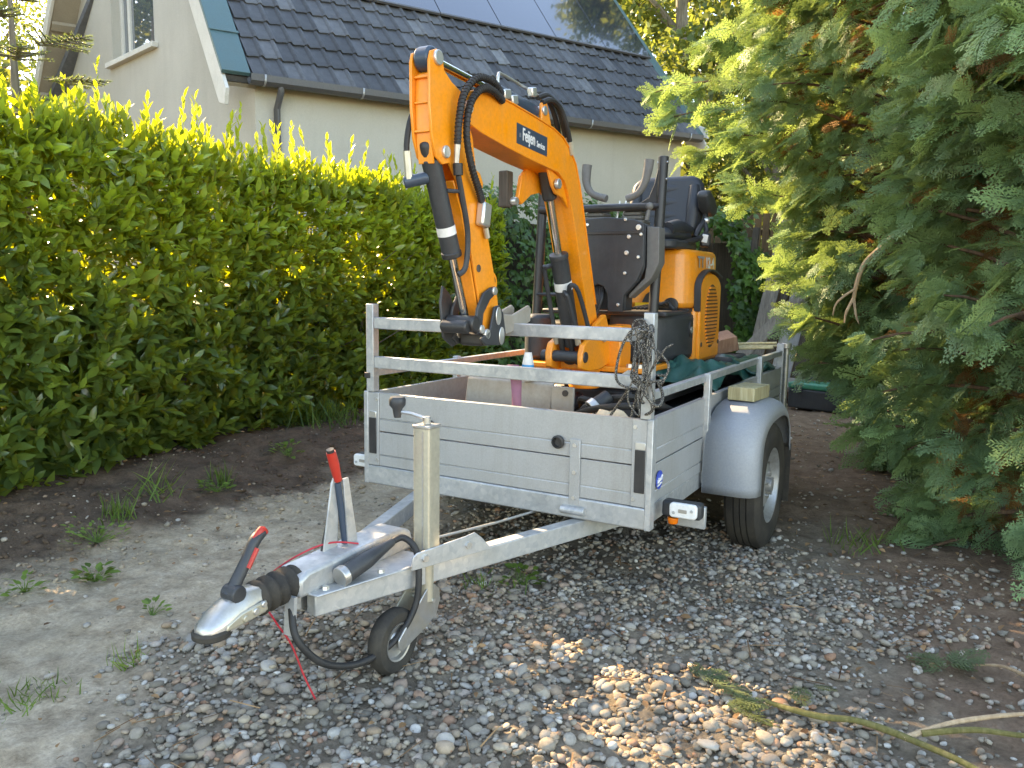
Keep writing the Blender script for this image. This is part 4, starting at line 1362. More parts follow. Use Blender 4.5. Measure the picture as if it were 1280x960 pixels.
# lugs on the back of the arm
mb = MB(); mb.prism([(y+AD, z) for y, z in ((-.285, 1.62), (-.225, 1.605), (-.20, 1.57), (-.208, 1.54), (-.185, 1.52), (-.175, 1.48), (-.19, 1.455), (-.168, 1.43), (-.165, 1.395), (-.185, 1.372), (-.20, 1.44), (-.235, 1.53))], 'X', XC+.010, XC+.034); mb.build('hose_lug', 'orange', arm, .006)
mb = MB(); mb.lathe([(0, -.014), (.042, -.014), (.042, .014), (0, .014)], (XC+.02, -.150, 1.215), (1, 0, 0), 20); mb.build('arm_eye', 'orange', arm, .004)
MB().cyl((XC+.030, -.140, 1.222), (XC+.0355, -.140, 1.222), .015, n=12).build('eye_hole', 'black', arm)
MB().obox((XC+.058, -.250, 1.455), (.035, .055, .085), (-.15, 0, 0)).build('valve_block', 'bolt', arm, .008)
MB().cyl((XC+.058, -.236, 1.41), (XC+.058, -.222, 1.375), .010, n=8).build('valve_fitting', 'gold_zinc', arm)
for (y, z, r) in ((-.515, 1.930, .024), (-.469, 1.642, .021)):
    MB().cyl((XC+HA+.002, y, z), (XC+HA+.015, y, z), r, n=16).build('pin_head', 'bolt', arm, .003)
MB().cyl((XC-.028, -.515, 1.930), (XC+.028, -.515, 1.930), .040, n=24).build('rod_eye', 'label_dark', arm, .008)
MB().cyl((XC+HA+.001, -.255, 1.265), (XC+HA+.007, -.255, 1.265), .014, n=12).build('arm_hole', 'darkwood', arm)
# corrugated hoses looping from boom to arm
for k, pts in enumerate(([(XC+.064, -.145, 1.892), (XC+.082, -.24, 1.912), (XC+.085, -.345, 1.90), (XC+.080, -.415, 1.835), (XC+.074, -.435, 1.75), (XC+.066, -.432, 1.67)],
                         [(XC+.066, -.14, 1.868), (XC+.082, -.24, 1.882), (XC+.086, -.325, 1.866), (XC+.082, -.385, 1.80), (XC+.078, -.395, 1.70), (XC+.072, -.350, 1.60), (XC+.066, -.300, 1.54), (XC+.060, -.266, 1.50)])):
    base = MB()
    base.tube(pts, .0115, 10, smooth=10)
    hs = base.build('arm_hose', 'hose', arm)
    P = [Vector(p) for p in pts]
    wr = MB()
    tot = 0
    path = []
    for i in range(len(P)-1):
        a, b = P[max(i-1, 0)], P[i]; c, d = P[i+1], P[min(i+2, len(P)-1)]
        for q in range(14):
            t = q/14
            path.append(.5*((2*b)+(c-a)*t+(2*a-5*b+4*c-d)*t*t+(3*b-a-3*c+d)*t**3))
    hel = []
    for i, p in enumerate(path[:-1]):
        d = (path[i+1]-p).normalized()
        n1 = d.cross(Vector((1, 0, 0))).normalized(); n2 = d.cross(n1)
        for q in range(3):
            a = (i*3+q)*1.05
            hel.append(p + (path[i+1]-p)*(q/3) + (n1*math.cos(a)+n2*math.sin(a))*.0125)
    wr.tube(hel, .0026, 4)
    wr.build('hose_spiral', 'hose', hs)
    e0, e1 = P[-1], P[-1] + (P[-1]-P[-2]).normalized()*.06
    MB().tube([e0, e1], [.011, .009], 8).build('hose_fitting', 'zinc', hs)
MB().tube([(XC+.066, -.430, 1.61), (XC+.064, -.424, 1.57)], .017, 10).build('hose_joint', 'black', arm, .003)
MB().tube([(XC+.064, -.424, 1.57), (XC+.062, -.395, 1.50), (XC+.056, -.350, 1.38), (XC+.045, -.345, 1.27), (XC+.03, -.37, 1.24)], .010, 8, smooth=5).build('cylinder_pipe', 'charcoal', arm)
MB().cyl((XC+.03, -.44, 1.52), (XC+.064, -.402, 1.52), .007, n=8).build('pipe_clip', 'charcoal', arm)
lf = MB().tube([(XC-.038, -.49, 1.80), (XC-.052, -.53, 1.75), (XC-.060, -.545, 1.66), (XC-.058, -.540, 1.58)], .010, 8, smooth=4).build('left_hose', 'hose', arm)
MB().tube([(XC-.0595, -.544, 1.64), (XC-.057, -.536, 1.55)], .013, 8).build('hose_fitting', 'gold_zinc', lf)
MB().cyl((XC-.075, -.540, 1.54), (XC-.01, -.49, 1.56), .020, n=12).build('hose_elbow', 'label_dark', arm, .004)
# bucket cylinder in front of the arm
bc = node('bucket_cylinder', (XC, -.4, 1.4), ex)
c0, c1 = Vector((XC, -.505, 1.648)), Vector((XC, -.275, 1.085))
cd = (c1-c0)
MB().cyl(c0+cd*.05, c0+cd*.60, .033, n=24).build('cylinder_barrel', 'charcoal', bc, .006)
MB().cyl(c0+cd*.43, c0+cd*.48, .0336, n=24).build('barrel_label', 'white', bc)
MB().cyl(c0+cd*.58, c0+cd*.615, .036, n=24).build('gland', 'black', bc, .004)
MB().cyl(c0+cd*.60, c1, .0165, n=18).build('cylinder_rod', 'chrome', bc)
MB().obox(c0+cd*.02, (.05, .055, .085), (R(22), 0, 0)).build('cylinder_eye', 'black', bc, .02, 3)
# boom cylinder
bm_ = node('boom_cylinder', (XC, .5, 1.3), ex)
d0, d1 = Vector((XC, .345, 1.655)), Vector((XC, .635, .935))
dd = d1-d0
MB().obox(d0+dd*.02, (.055, .06, .16), (R(21.5), 0, 0)).build('rod_eye', 'charcoal', bm_, .018, 3)
MB().cyl(d0+dd*.08, d0+dd*.45, .0185, n=18).build('cylinder_rod', 'chrome', bm_)
MB().cyl(d0+dd*.43, d0+dd*.455, .043, n=24).build('gland', 'charcoal', bm_, .003)
MB().cyl(d0+dd*.45, d1, .040, n=24).build('cylinder_barrel', 'charcoal', bm_, .004)
MB().cyl(d0+dd*.595, d0+dd*.645, .0408, n=24).build('barrel_label', 'white', bm_)
for sx in (-1, 1):
    a = d0+dd*.50 + Vector((sx*.045, -.035, 0)); b = d0+dd*.93 + Vector((sx*.055, -.05, 0))
    if sx > 0: a = d0+dd*.66 + Vector((.035, -.05, 0))
    pp = MB().tube([a + Vector((-sx*.02, .02, 0)), a + Vector((0, -.012, -.008)), a + dd*.05 + Vector((sx*.012, -.015, 0)), b], .0105, 8, smooth=4).build('cylinder_pipe', 'charcoal', bm_)
    MB().tube([b - dd*.02, b + dd*.06], .014, 8).build('pipe_fitting', 'gold_zinc', pp)
pp = MB().tube([d0+dd*.66+Vector((.045, -.045, .0)), d0+dd*.62+Vector((.06, -.05, 0)), d0+dd*.66+Vector((.085, -.03, 0)), d0+dd*.95+Vector((.10, .0, 0))], .0105, 8, smooth=4).build('cylinder_pipe', 'charcoal', bm_)
for k in range(2):
    MB().tube([d0+dd*(.93)+Vector((-.03+k*.05, -.045, 0)), (XC-.03+k*.05, .60, .90), (XC-.01+k*.05, .62, .855), (XC+.05+k*.02, .67, .875), (XC+.07, .72, .93)], .013, 8, smooth=5).build('loop_hose', 'hose', bm_)
# quick coupler at the arm end
qc = node('quick_coupler', (XC, -.15, 1.05), ex)
qc.location += Vector((0, -.04, .042))
for s in (-1, 1):
    x = XC + s*.054
    mb = MB(); mb.prism([(-.155, 1.155), (-.125, 1.160), (-.112, 1.135), (-.16, 1.11), (-.205, 1.06), (-.215, 1.00), (-.245, .985), (-.26, 1.01), (-.245, 1.08), (-.205, 1.135)], 'X', x-.006, x+.006)
    mb.build('tipping_link', 'charcoal', qc, .004)
    for (y, z, r) in ((-.135, 1.142, .016), (-.222, 1.005, .016), (-.185, .985, .02)):
        MB().cyl((x, y, z), (x+s*.013, y, z), r, n=14).build('link_pin', 'bolt', qc, .003)
    mb = MB(); mb.prism([(-.14, 1.085), (-.105, 1.09), (-.075, 1.06), (-.055, .985), (-.065, .945), (-.10, .94), (-.20, .945), (-.235, .97), (-.17, 1.0)], 'X', x+s*.008-.005, x+s*.008+.005)
    cp_ = mb.build('coupler_cheek', 'charcoal', qc, .004)
    for (y, z) in ((-.115, 1.050), (-.090, .975)):
        mb = MB()
        mb.prism([(y+.019*math.cos(a)*(1), z+.034*math.sin(a)) for a in [2*math.pi*k/16 for k in range(16)]], 'X', x+s*.013, x+s*.0165)
        mb.build('pin_cover', 'bolt', cp_, .003)
    mb = MB(); mb.prism([(-.105, 1.085), (-.065, 1.055), (.04, 1.05), (.165, 1.085), (.185, 1.07), (.18, 1.02), (.09, .99), (-.02, .975), (-.07, .97)], 'X', x-.015*s-.006, x-.015*s+.006)
    mb.build('coupler_hook', 'blade', qc, .004)
MB().cyl((XC-.055, -.262, 1.025), (XC+.065, -.262, 1.025), .030, n=16).build('cross_pin', 'black', qc, .006)
MB().cyl((XC-.058, -.295, 1.015), (XC+.052, -.295, 1.015), .024, n=14).build('cross_pin', 'black', qc, .006)
MB().box(XC-.052, XC+.052, -.20, -.07, .94, .99).build('coupler_body', 'black', qc, .012)
MB().prism([(-.30, 1.10), (-.285, 1.16), (-.24, 1.13), (-.20, 1.06), (-.16, 1.00), (-.15, .95), (-.22, .935), (-.28, .97)], 'X', XC-.075, XC-.064).build('coupler_guard', 'charcoal', qc, .004)
# protective bars
for (x, x2, zt, zb, yt) in ((.305, .298, 1.828, 1.06, 1.045), (-.345, -.352, 1.83, .83, 1.06)):
    mb = MB(); mb.tube([(x2, .995, zb), (x, yt, zt)], .0245, 16)
    p = mb.build('guard_post', 'black', ex, .004)
    for z in (1.72, 1.80):
        MB().cyl((x-.026, 1.025+(z-1.6)*.06, z), (x+.027, 1.025+(z-1.6)*.06, z), .006, n=8).build('bolt', 'bolt', p)
MB().cyl((-.345, 1.02, 1.595), (.304, 1.02, 1.592), .019, n=14).build('guard_bar', 'black', ex)
mb = MB(); mb.prism([(.115, 1.60), (.20, 1.612), (.245, 1.635), (.272, 1.70), (.285, 1.765), (.30, 1.765), (.30, 1.60)], 'Y', 1.02, 1.03); mb.build('guard_gusset', 'charcoal', ex, .003)
MB().cyl((-.345, 1.0, 1.16), (-.05, 1.0, 1.16), .009, n=8).build('left_rod', 'black', ex)
# control console
cons = MB(); cons.prism([(-.06, 1.525), (.10, 1.535), (.24, 1.520), (.285, 1.500), (.290, 1.31), (.262, 1.235), (.195, 1.165), (.190, 1.085), (.115, 1.083), (.108, 1.17), (.09, 1.205), (.06, 1.215), (.03, 1.205), (.012, 1.16), (.005, 1.04), (-.06, 1.04)], 'Y', .862, .880)
con = cons.build('control_console', 'charcoal', ex, .004)
mb = MB(); mb.prism([(-.055, 1.515), (.10, 1.527), (.24, 1.512), (.278, 1.495), (.282, 1.30), (.255, 1.235), (.190, 1.165), (.188, 1.09), (-.055, 1.09)], 'Y', .905, 1.0); mb.build('console_box', 'charcoal', con, .006)
mb = MB(); mb.prism([(.284, 1.49), (.345, 1.485), (.350, 1.32), (.315, 1.245), (.205, 1.150), (.205, 1.17), (.28, 1.25), (.288, 1.31)], 'Y', .905, .99); mb.build('console_wing', 'grip', con, .004)
mb = MB(); mb.box(-.06, .286, .857, .864, 1.452, 1.470); mb.build('console_seam', 'black', con, .002)
for (x, z, r) in ((.262, 1.482, .014), (.195, 1.520, .008), (.275, 1.450, .008), (.215, 1.44, .010), (.205, 1.365, .011), (.265, 1.345, .008), (.20, 1.27, .008), (.17, 1.12, .008), (.0, 1.50, .008)):
    MB().cyl((x, .852, z), (x, .863, z), r, n=10).build('bolt', 'bolt', con, .002)
for bx in (-.045, .155):
    bt = MB()
    for k in range(5):
        wd = .062 - .006*k
        mb_ = rrect(wd, .06, .02, 3, bx, 1.09)
        bt.prism(mb_, 'Z', 1.515+k*.020, 1.533+k*.020)
    bt.build('lever_boot', 'grip', con, .005)
for x in (.115, .148):
    MB().cyl((x-.054, 1.06, 1.50), (x-.042, 1.08, 1.63), .006, n=8).build('travel_lever', 'bolt', con)
for (pts) in ([(.16, .95, 1.625), (.215, .955, 1.65), (.245, .96, 1.70), (.258, .965, 1.76), (.262, .968, 1.805)], [(.055, .95, 1.63), (-.02, .955, 1.655), (-.055, .96, 1.70), (-.062, .965, 1.76), (-.060, .968, 1.80)]):
    MB().tube(pts, [.018, .017, .019, .023, .024], 12, smooth=4).build('control_grip', 'grip', ex, ang=60)
MB().cyl((.272, .93, 1.52), (.282, .935, 1.575), .010, n=8).build('small_lever', 'grip', con)
MB().ball((.283, .935, 1.585), .019, 10, 6).build('lever_knob', 'grip', con)
for k in range(4):
    MB().tube([(.03+k*.014, .90, 1.20), (.045+k*.012, .86, 1.14), (.02+k*.012, .85, 1.06), (-.02+k*.02, .83, .96)], .0095, 8, smooth=5).build('feed_hose', 'hose', ex)
# lower front cover, rounded in plan
def plan_solid(name, plan, z0, z1, mat, parent=ex, bevel=.02, top_in=0.0, seg=3):
    n = len(plan)
    cx = sum(p[0] for p in plan)/n; cy = sum(p[1] for p in plan)/n
    vs = [(x, y, z0) for x, y in plan] + [(cx+(x-cx)*(1-top_in), cy+(y-cy)*(1-top_in), z1) for x, y in plan]
    mb = MB(); mb.add(vs, [tuple(range(n))[::-1], tuple(range(n, 2*n))] + [(i, (i+1) % n, n+(i+1) % n, n+i) for i in range(n)])
    return mb.build(name, mat, parent, bevel, seg, ang=50)
cover = plan_solid('front_cover', [(.035, 1.06), (.24, 1.055), (.29, 1.075), (.325, 1.13), (.35, 1.25), (.362, 1.38), (.366, 1.465), (.035, 1.465)], .828, 1.075, 'charcoal', ex, .03)
mb = MB(); mb.box(.30, .375, 1.395, 1.43, .945, 1.03); mb = MB(); mb.prism([(1.40+.026*math.cos(a), .99+.045*math.sin(a)) for a in [2*math.pi*k/20 for k in range(20)]], 'X', .350, .369); hole = mb.build('lock_recess', 'black', cover)
MB().cyl((.366, 1.40, .985), (.373, 1.40, .985), .018, n=14).build('lock', 'bolt', hole)
MB().box(.115, .19, 1.049, 1.056, .965, 1.005).build('plate_label', 'alu', cover)
MB().box(-.36, .03, 1.10, 1.46, .828, 1.02).build('left_cover', 'charcoal', ex, .03, 3)
MB().cyl((-.29, .93, .83), (-.29, .93, 1.06), .075, n=20).build('left_tank', 'charcoal', ex, .02)
MB().box(-.34, .345, 1.05, 1.47, 1.062, 1.086).build('floor_plate', 'charcoal', ex, .008)
for k in range(5):
    MB().tube([(.19+.02*k, 1.0, 1.10), (.22+.03*k, 1.06, 1.11+.006*k), (.30, 1.2, 1.105)], .007, 6, smooth=4).build('floor_cable', 'hose', ex)
# engine hood
hood = plan_solid('engine_hood', [(-.33, 1.44), (-.25, 1.40), (.27, 1.375), (.325, 1.40), (.352, 1.455), (.360, 1.56), (.362, 1.86), (.335, 1.95), (.24, 2.0), (-.24, 2.0), (-.335, 1.95), (-.35, 1.6)], 1.094, 1.408, 'orange', ex, .03, .035)
MB().box(-.32, .345, 1.41, 1.50, 1.076, 1.096).build('hood_seam', 'black', ex, .004)
ctr = plan_solid('counterweight', [(.30, 1.475), (.366, 1.472), (.372, 1.56), (.374, 1.88), (.345, 1.98), (.24, 2.03), (-.24, 2.03), (-.345, 1.98), (-.374, 1.88), (-.372, 1.56), (-.366, 1.472), (-.30, 1.475)], .800, 1.097, 'orange', ex, .02)
# the side grille: an arched frame with a louvred recess
arch = []
for k in range(13):
    a = math.pi*k/12
    arch.append((1.69 - .20*math.cos(a), 1.20 + .085*math.sin(a)))
fr_ = [(1.505, .815), (1.49, 1.20)] + arch[1:-1] + [(1.89, 1.20), (1.885, .815)]
mb = MB(); mb.prism(fr_, 'X', .352, .384); gr = mb.build('side_grille', 'orange', ex, .012, 3)
rim_ = [(1.487+.0, 1.08)] + [(1.69 - .212*math.cos(math.pi*k/12), 1.20 + .098*math.sin(math.pi*k/12)) for k in range(9)] + [(1.90, 1.262)]
skin([(y, z) for y, z in rim_], 'grille_seal', .352, .388, .012, -.002, gr, 'charcoal')
ov = [(1.700+.125*math.cos(a)*(1 if math.cos(a) > 0 else .9), 1.05+.175*math.sin(a)) for a in [2*math.pi*k/28 for k in range(28)]]
mb = MB(); mb.prism(ov, 'X', .3842, .3862); gv = mb.build('grille_recess', 'amber', gr) if False else mb.build('grille_recess', 'darkwood', gr)
for k in range(17):
    z = 1.05 - .155 + k*.0194
    hw_ = .118*math.sqrt(max(0, 1-((z-1.05)/.175)**2))
    MB().obox((.3885, 1.700-.004, z), (.007, 2*hw_*.96, .011), (0, R(25), 0)).build('louvre', 'orange', gr)
for y in (1.53, 1.86):
    MB().cyl((.384, y, .90), (.388, y, .90), .012, n=12).build('grille_bolt', 'darkwood', gr)
# hood details: latch, warning stickers, model lettering
mb = MB(); mb.lathe([(0, -.012), (.040, -.012), (.040, .002), (.030, .006), (0, .004)], (.258, 1.372, 1.112), (0, -1, 0), 20); lt = mb.build('hood_latch', 'black', ex)
MB().beam((.24, 1.362, 1.135), (.282, 1.36, 1.09), .016, .02, (0, 1, 0)).build('latch_handle', 'charcoal', lt, .004)
def hood_y(x, z): return 1.3735 + .0057*(z-1.094)/.314*2
mb = MB(); mb.prism([(.06, 1.10), (.235, 1.10), (.235, 1.122), (.06, 1.122)], 'Y', 1.367, 1.376); mb.build('warning_sticker', 'yellow', hood)
mb = MB(); mb.prism([(.10, 1.125), (.20, 1.125), (.17, 1.148), (.14, 1.18), (.12, 1.165)], 'Y', 1.366, 1.378); mb.build('black_decal', 'black', hood)
mb = MB(); mb.box(.3535, .3605, 1.50, 1.80, 1.318, 1.378)
text_mesh('model_stripes', 'TT', .085, 'label_grey', hood, (.3585, 1.50, 1.315), (-.02, 1, 0), (-.03, 0, 1), 1.25, .002)
text_mesh('model_number', '12-4', .085, 'white', hood, (.3585, 1.645, 1.315), (-.02, 1, 0), (-.03, 0, 1), 1.15, .002)
# seat
seat = node('seat', (.07, 1.55, 1.42), ex)
mb = MB(); mb.prism(rrect(.235, .225, .07, 4, .06, 1.50), 'Z', 1.405, 1.455); mb.build('seat_base', 'charcoal', seat, .012)
cu = MB(); cu.prism(rrect(.225, .21, .09, 5, .06, 1.47), 'Z', 1.450, 1.515); cu.build('cushion', 'seat', seat, .028, 4, ang=60)
for s in (-1, 1):
    MB().tube([(.06+s*.19, 1.30, 1.505), (.06+s*.19, 1.45, 1.520), (.06+s*.185, 1.66, 1.515)], [.035, .045, .035], 12, smooth=3).build('cushion_bolster', 'seat', seat, ang=60)
tilt = R(-10)
bk = MB()
prof = rrect(.215, .185, .085, 6, 0, 0)
vs = []
def bk_pt(x, z, d): return (.085+x, 1.665 + (z+.19)*.18 + d, 1.645 + z)
PADIN = .026
n = len(prof)
mb.v = []
for d in (0, .075):
    vs += [bk_pt(x*(1.0 if d else .99), z, d) for x, z in prof]
bk.add(vs, [tuple(range(n))[::-1], tuple(range(n, 2*n))] + [(i, (i+1) % n, n+(i+1) % n, n+i) for i in range(n)])
bko = bk.build('backrest', 'seat', seat, .03, 4, ang=60)
for k in range(4):
    z = -.115 + k*.075
    MB().tube([bk_pt(-.13, z, .014+PADIN), bk_pt(0, z, .016+PADIN), bk_pt(.13, z, .014+PADIN)], [.034, .050, .034], 12, smooth=4).build('back_pad', 'seat', bko, ang=70)
for s in (-1, 1):
    MB().tube([bk_pt(s*.165, -.15, .012), bk_pt(s*.172, 0, .008), bk_pt(s*.165, .125, .012)], [.030, .042, .030], 12, smooth=4).build('back_bolster', 'seat', bko, ang=70)
mb = MB(); mb.prism([(1.615, 1.725), (1.60, 1.70), (1.66, 1.625), (1.76, 1.60), (1.80, 1.615), (1.81, 1.655), (1.75, 1.70), (1.66, 1.735)], 'X', .30, .365); mb.build('armrest', 'charcoal', seat, .016, 3)
MB().tube([(.32, 1.72, 1.63), (.325, 1.70, 1.58), (.31, 1.66, 1.53), (.30, 1.62, 1.48)], .016, 8, smooth=4).build('armrest_bracket', 'black', seat)
MB().ball((.335, 1.70, 1.575), .02, 8, 5).build('buckle_knob', 'bolt', seat)
MB().tube([(.33, 1.69, 1.56), (.345, 1.66, 1.50), (.30, 1.55, 1.455), (.22, 1.42, 1.445), (.14, 1.36, 1.43)], [.012, .014, .016, .012, .010], 8, smooth=5).build('seat_belt', 'black', seat)
MB().obox((.345, 1.66, 1.465), (.055, .06, .075), (0, 0, R(20))).build('belt_reel', 'black', seat, .012)
MB().obox((.352, 1.625, 1.472), (.032, .012, .045), (.2, .2, R(10))).build('belt_label', 'white', seat, .004)

# ------------------------------------------------------------------ loose things on and round the trailer
def one(name, label, cat, mb, mat, group=None, bevel=0, ang=38, seg=2):
    o = mb.build(name, mat, None, bevel, seg, ang)
    return tag(o, label, cat, group)
one('timber_block', 'short pale timber offcut resting on top of the grey fender', 'wood block', MB().obox((.765, 1.04, .727), (.125, .215, .062), (0, 0, R(-6))), 'greenwood', bevel=.004)
# rope hung over the right front post
pts = []
rr = random.Random(5)
loops = []
def coil(cx, zt, zb, wd, yo, lean=0):
    out = []
    for k in range(13):
        a = 2*math.pi*k/12
        out.append((cx + wd*math.sin(a) + lean*(1-math.cos(a))*.5, yo + .010*math.cos(a*2+cx*30), (zt+zb)/2 + (zt-zb)/2*math.cos(a)))
    return out
rope_pts = []
for i in range(8):
    rope_pts += coil(.615+rr.uniform(-.02, .045), 1.062+rr.uniform(-.02, .015), rr.choice([.78, .83, .88, .93, .74, .97])+rr.uniform(-.03, .03), rr.uniform(.008, .036), -.022+rr.uniform(-.02, .008), rr.uniform(-.03, .03))
rope_pts = [(a+rr.gauss(0, .009), b+rr.gauss(0, .006), c+rr.gauss(0, .012)) for a, b, c in rope_pts]
mbr = MB(); mbr.tube(rope_pts, .0036, 6, smooth=4)
mbr.tube([(.63, -.02, 1.07), (.585, -.03, 1.05), (.55, -.035, .98), (.535, -.035, .90), (.545, -.03, .86), (.59, -.03, .845), (.64, -.035, .85), (.68, -.03, .88)], .0052, 6, smooth=6)
mbr.tube([(.60, -.03, .87), (.63, -.036, .85), (.655, -.036, .82), (.685, -.03, .79), (.70, -.01, .795), (.69, .03, .83), (.66, .05, .87)], .006, 6, smooth=6)
mbr.tube([(.66, -.026, 1.0), (.70, -.02, .97), (.725, -.015, .93), (.71, -.02, .88), (.695, -.02, .86)], .0045, 6, smooth=6)
mbr.tube([(.67, -.03, .92), (.71, -.025, .99), (.74, -.02, 1.01)], .0045, 6, smooth=6)
mbr.tube([(.605, -.028, 1.0), (.60, -.034, .93), (.598, -.036, .88), (.655, -.036, .875), (.70, -.02, .88), (.69, .05, .89), (.62, .05, .885)], .0052, 6, smooth=6)
for x0, x1, zb in ((.58, .46, .70), (.60, .54, .66), (.63, .60, .68)):
    mbr.tube([(x0, .045, .88), ((x0+x1)/2+.01, .06, .80), (x1, .075, zb)], .005, 6, smooth=5)
one('rope', 'tangled black and white flecked rope hung over the right front post', 'rope', mbr, 'rope', ang=80)
# mauve strap tied round the lower rail
mb = MB()
vs, fs = [], []
P0, P1 = Vector((.052, .048, .888)), Vector((.075, .085, .60))
for k in range(15):
    t = k/14
    p = P0.lerp(P1, t) + Vector((.012*math.sin(t*5), .008*math.cos(t*7), 0))
    a = .5*math.sin(t*4.5)
    w_ = .026*(1-.25*math.sin(t*math.pi))
    d = Vector((math.cos(a), math.sin(a), 0))
    vs += [p - d*w_, p + d*.2*w_ + Vector((0, .006*math.sin(t*9), 0)), p + d*w_]
for k in range(14):
    for c in range(2):
        fs.append((k*3+c, k*3+c+1, (k+1)*3+c+1, (k+1)*3+c))
mb.add(vs, fs)
so = one('lashing_strap', 'crumpled mauve webbing strap hanging behind the lower front rail', 'strap', mb, 'strap', ang=80)
sm = so.modifiers.new('solid', 'SOLIDIFY'); sm.thickness = .004
# glue bottle standing on the blade's edge
bt = thing('bottle', (-.05, .372, .786), 'small white bottle with a blue label standing on the blade behind the rails', 'bottle')
bot = MB().lathe([(0, 0), (.026, .0), (.028, .006), (.0255, .08), (.018, .115), (.016, .125), (0, .126)], (-.05, .372, .786), (0, 0, 1), 18).build('bottle_body', 'white', bt, ang=45)
MB().lathe([(.0286, .012), (.0268, .072)], (-.05, .372, .786), (0, 0, 1), 18).build('bottle_label', 'label_blue', bt)
# cream bundle and grey hose in the trailer's front corner
mb = MB(); mb.ball((.455, .13, .685), .075, 18, 10, (1.0, .7, .62))
rr = random.Random(3)
mb.v = [(x+.012*math.sin(x*90+z*60), y+.01*math.sin(z*80), z+.010*math.sin(x*70+y*90)) for x, y, z in mb.v]
one('cloth_bundle', 'cream cloth bundle tucked behind the front board below the rope', 'cloth', mb, 'bag', ang=80)
mb = MB(); mb.tube([(.20, .35, .66), (.30, .25, .70), (.42, .17, .735), (.52, .2, .745), (.58, .32, .735), (.59, .45, .70)], .014, 10, smooth=8)
one('black_hose', 'thick black hose arching over the cream cloth in the trailer', 'hose', mb, 'hose')
# tarpaulin heaped over the rear
def cloth(name, label, cat, x0, x1, y0, y1, zf, mat, nx=30, ny=40, th=.006):
    V = []
    for j in range(ny+1):
        for i in range(nx+1):
            x = x0+(x1-x0)*i/nx; y = y0+(y1-y0)*j/ny
            V.append((x + .03*(float(vnoise(y, x, 5, 31))-.5), y + .05*(float(vnoise(x, y, 6, 32))-.5), zf(x, y)))
    F = [(j*(nx+1)+i, j*(nx+1)+i+1, (j+1)*(nx+1)+i+1, (j+1)*(nx+1)+i) for j in range(ny) for i in range(nx)]
    mb = MB(); mb.add(V, F)
    o = one(name, label, cat, mb, mat, ang=60)
    sm = o.modifiers.new('solid', 'SOLIDIFY'); sm.thickness = th
    return o
def crumple(x, y, s=1):
    a = abs(float(vnoise(x, y, 7, 21))-.5)*.12 + abs(float(vnoise(x+.4*y, y-.3*x, 13, 22))-.5)*.07 + (float(vnoise(x, y, 3, 23))-.5)*.08
    return a*s
cloth('tarpaulin', 'crumpled dark green tarpaulin heaped beside the digger on the trailer', 'tarpaulin', .30, .635, 1.0, 2.22,
      lambda x, y: .735 + crumple(x, y)*1.25 + .045*math.exp(-((y-1.25)/.3)**2) - max(0, (x-.52))*.5 - .05*max(0, y-2.05)/.2, 'tarp')
cloth('green_sheet', 'faded green sheet draped along the rear right side board', 'sheet', .50, .64, 1.75, 2.36,
      lambda x, y: .79 - (x-.5)*.55 + crumple(x, y)*.5, 'tarp', 14, 24)
mb = MB(); mb.prism(rrect(.22, .20, .03, 3, .22, 2.17), 'Z', .62, .80)
one('grey_case', 'dark grey flat case lying at the rear end of the trailer', 'case', mb, 'greybag', bevel=.02)
one('timber_offcut', 'reddish brown timber offcut lying behind the digger', 'wood block', MB().obox((.285, 2.33, .862), (.15, .22, .09), (R(8), R(-14), R(28))), 'redwood', bevel=.004)
for i, (x0, y0, z0, x1, y1, z1, lb) in enumerate(((.29, 2.30, .818, .61, 2.30, .846, 'pale cane lying across the trailer rear, nearest of the canes'), (.31, 2.36, .828, .60, 2.33, .85, 'pale cane lying across the trailer rear, second of the canes'),
        (.30, 2.40, .836, .62, 2.42, .852, 'pale cane crossing the trailer rear, third of the canes'), (.33, 2.47, .845, .60, 2.44, .868, 'pale cane at the trailer rear, farthest of the canes'))):
    one('cane', lb, 'cane', MB().cyl((x0-.22, y0, z0-.012), (x1, y1, z1), .0075, n=8), 'bamboo', 'canes lying across the trailer rear')
# toolbox and bag on the dirt behind
tb_ = thing('toolbox', (.42, 5.62, 0), 'green topped black plastic toolbox on the dirt behind the trailer', 'toolbox')
rz = R(-16)
MB().obox((.42, 5.62, .115), (.56, .27, .20), (0, 0, rz)).build('box_body', 'charcoal', tb_, .02, 3)
lid = MB().obox((.42, 5.62, .245), (.57, .28, .065), (0, 0, rz)).build('box_lid', 'toolgreen', tb_, .022, 3)
m_ = Matrix.Rotation(rz, 3, 'Z')
def tq(x, y, z): return Vector((.42, 5.62, 0)) + m_ @ Vector((x, y, z))
MB().tube([tq(-.12, 0, .275), tq(-.11, 0, .31), tq(0, 0, .318), tq(.11, 0, .31), tq(.12, 0, .275)], .014, 8, smooth=3).build('box_handle', 'charcoal', lid)
for x in (-.16, .16):
    MB().obox(tq(x, -.145, .215), (.06, .02, .08), (0, 0, rz)).build('box_latch', 'charcoal', tb_, .006)
mb = MB(); mb.ball((.80, 5.75, .16), .17, 16, 9, (1, .8, 1))
mb.v = [(x+.012*math.sin(z*40+x*25), y, z+.015*math.sin(x*38)) for x, y, z in mb.v]
one('black_bag', 'black bag lying beside the green toolbox at the foot of the cypress', 'bag', mb, 'greybag', ang=70)
for i, (c, sz, e, lb) in enumerate((((.05, 6.05, .20), (.9, .30, .03), (R(14), R(5), R(12)), 'grey flat board lying propped behind the toolbox'), ((.45, 6.25, .10), (1.1, .22, .04), (R(4), R(-3), R(-8)), 'brown flat board on the dirt behind the toolbox'))):
    one('board', lb, 'board', MB().obox(c, sz, e), 'oldwood' if i == 0 else 'redwood', 'boards lying behind the toolbox', .003)
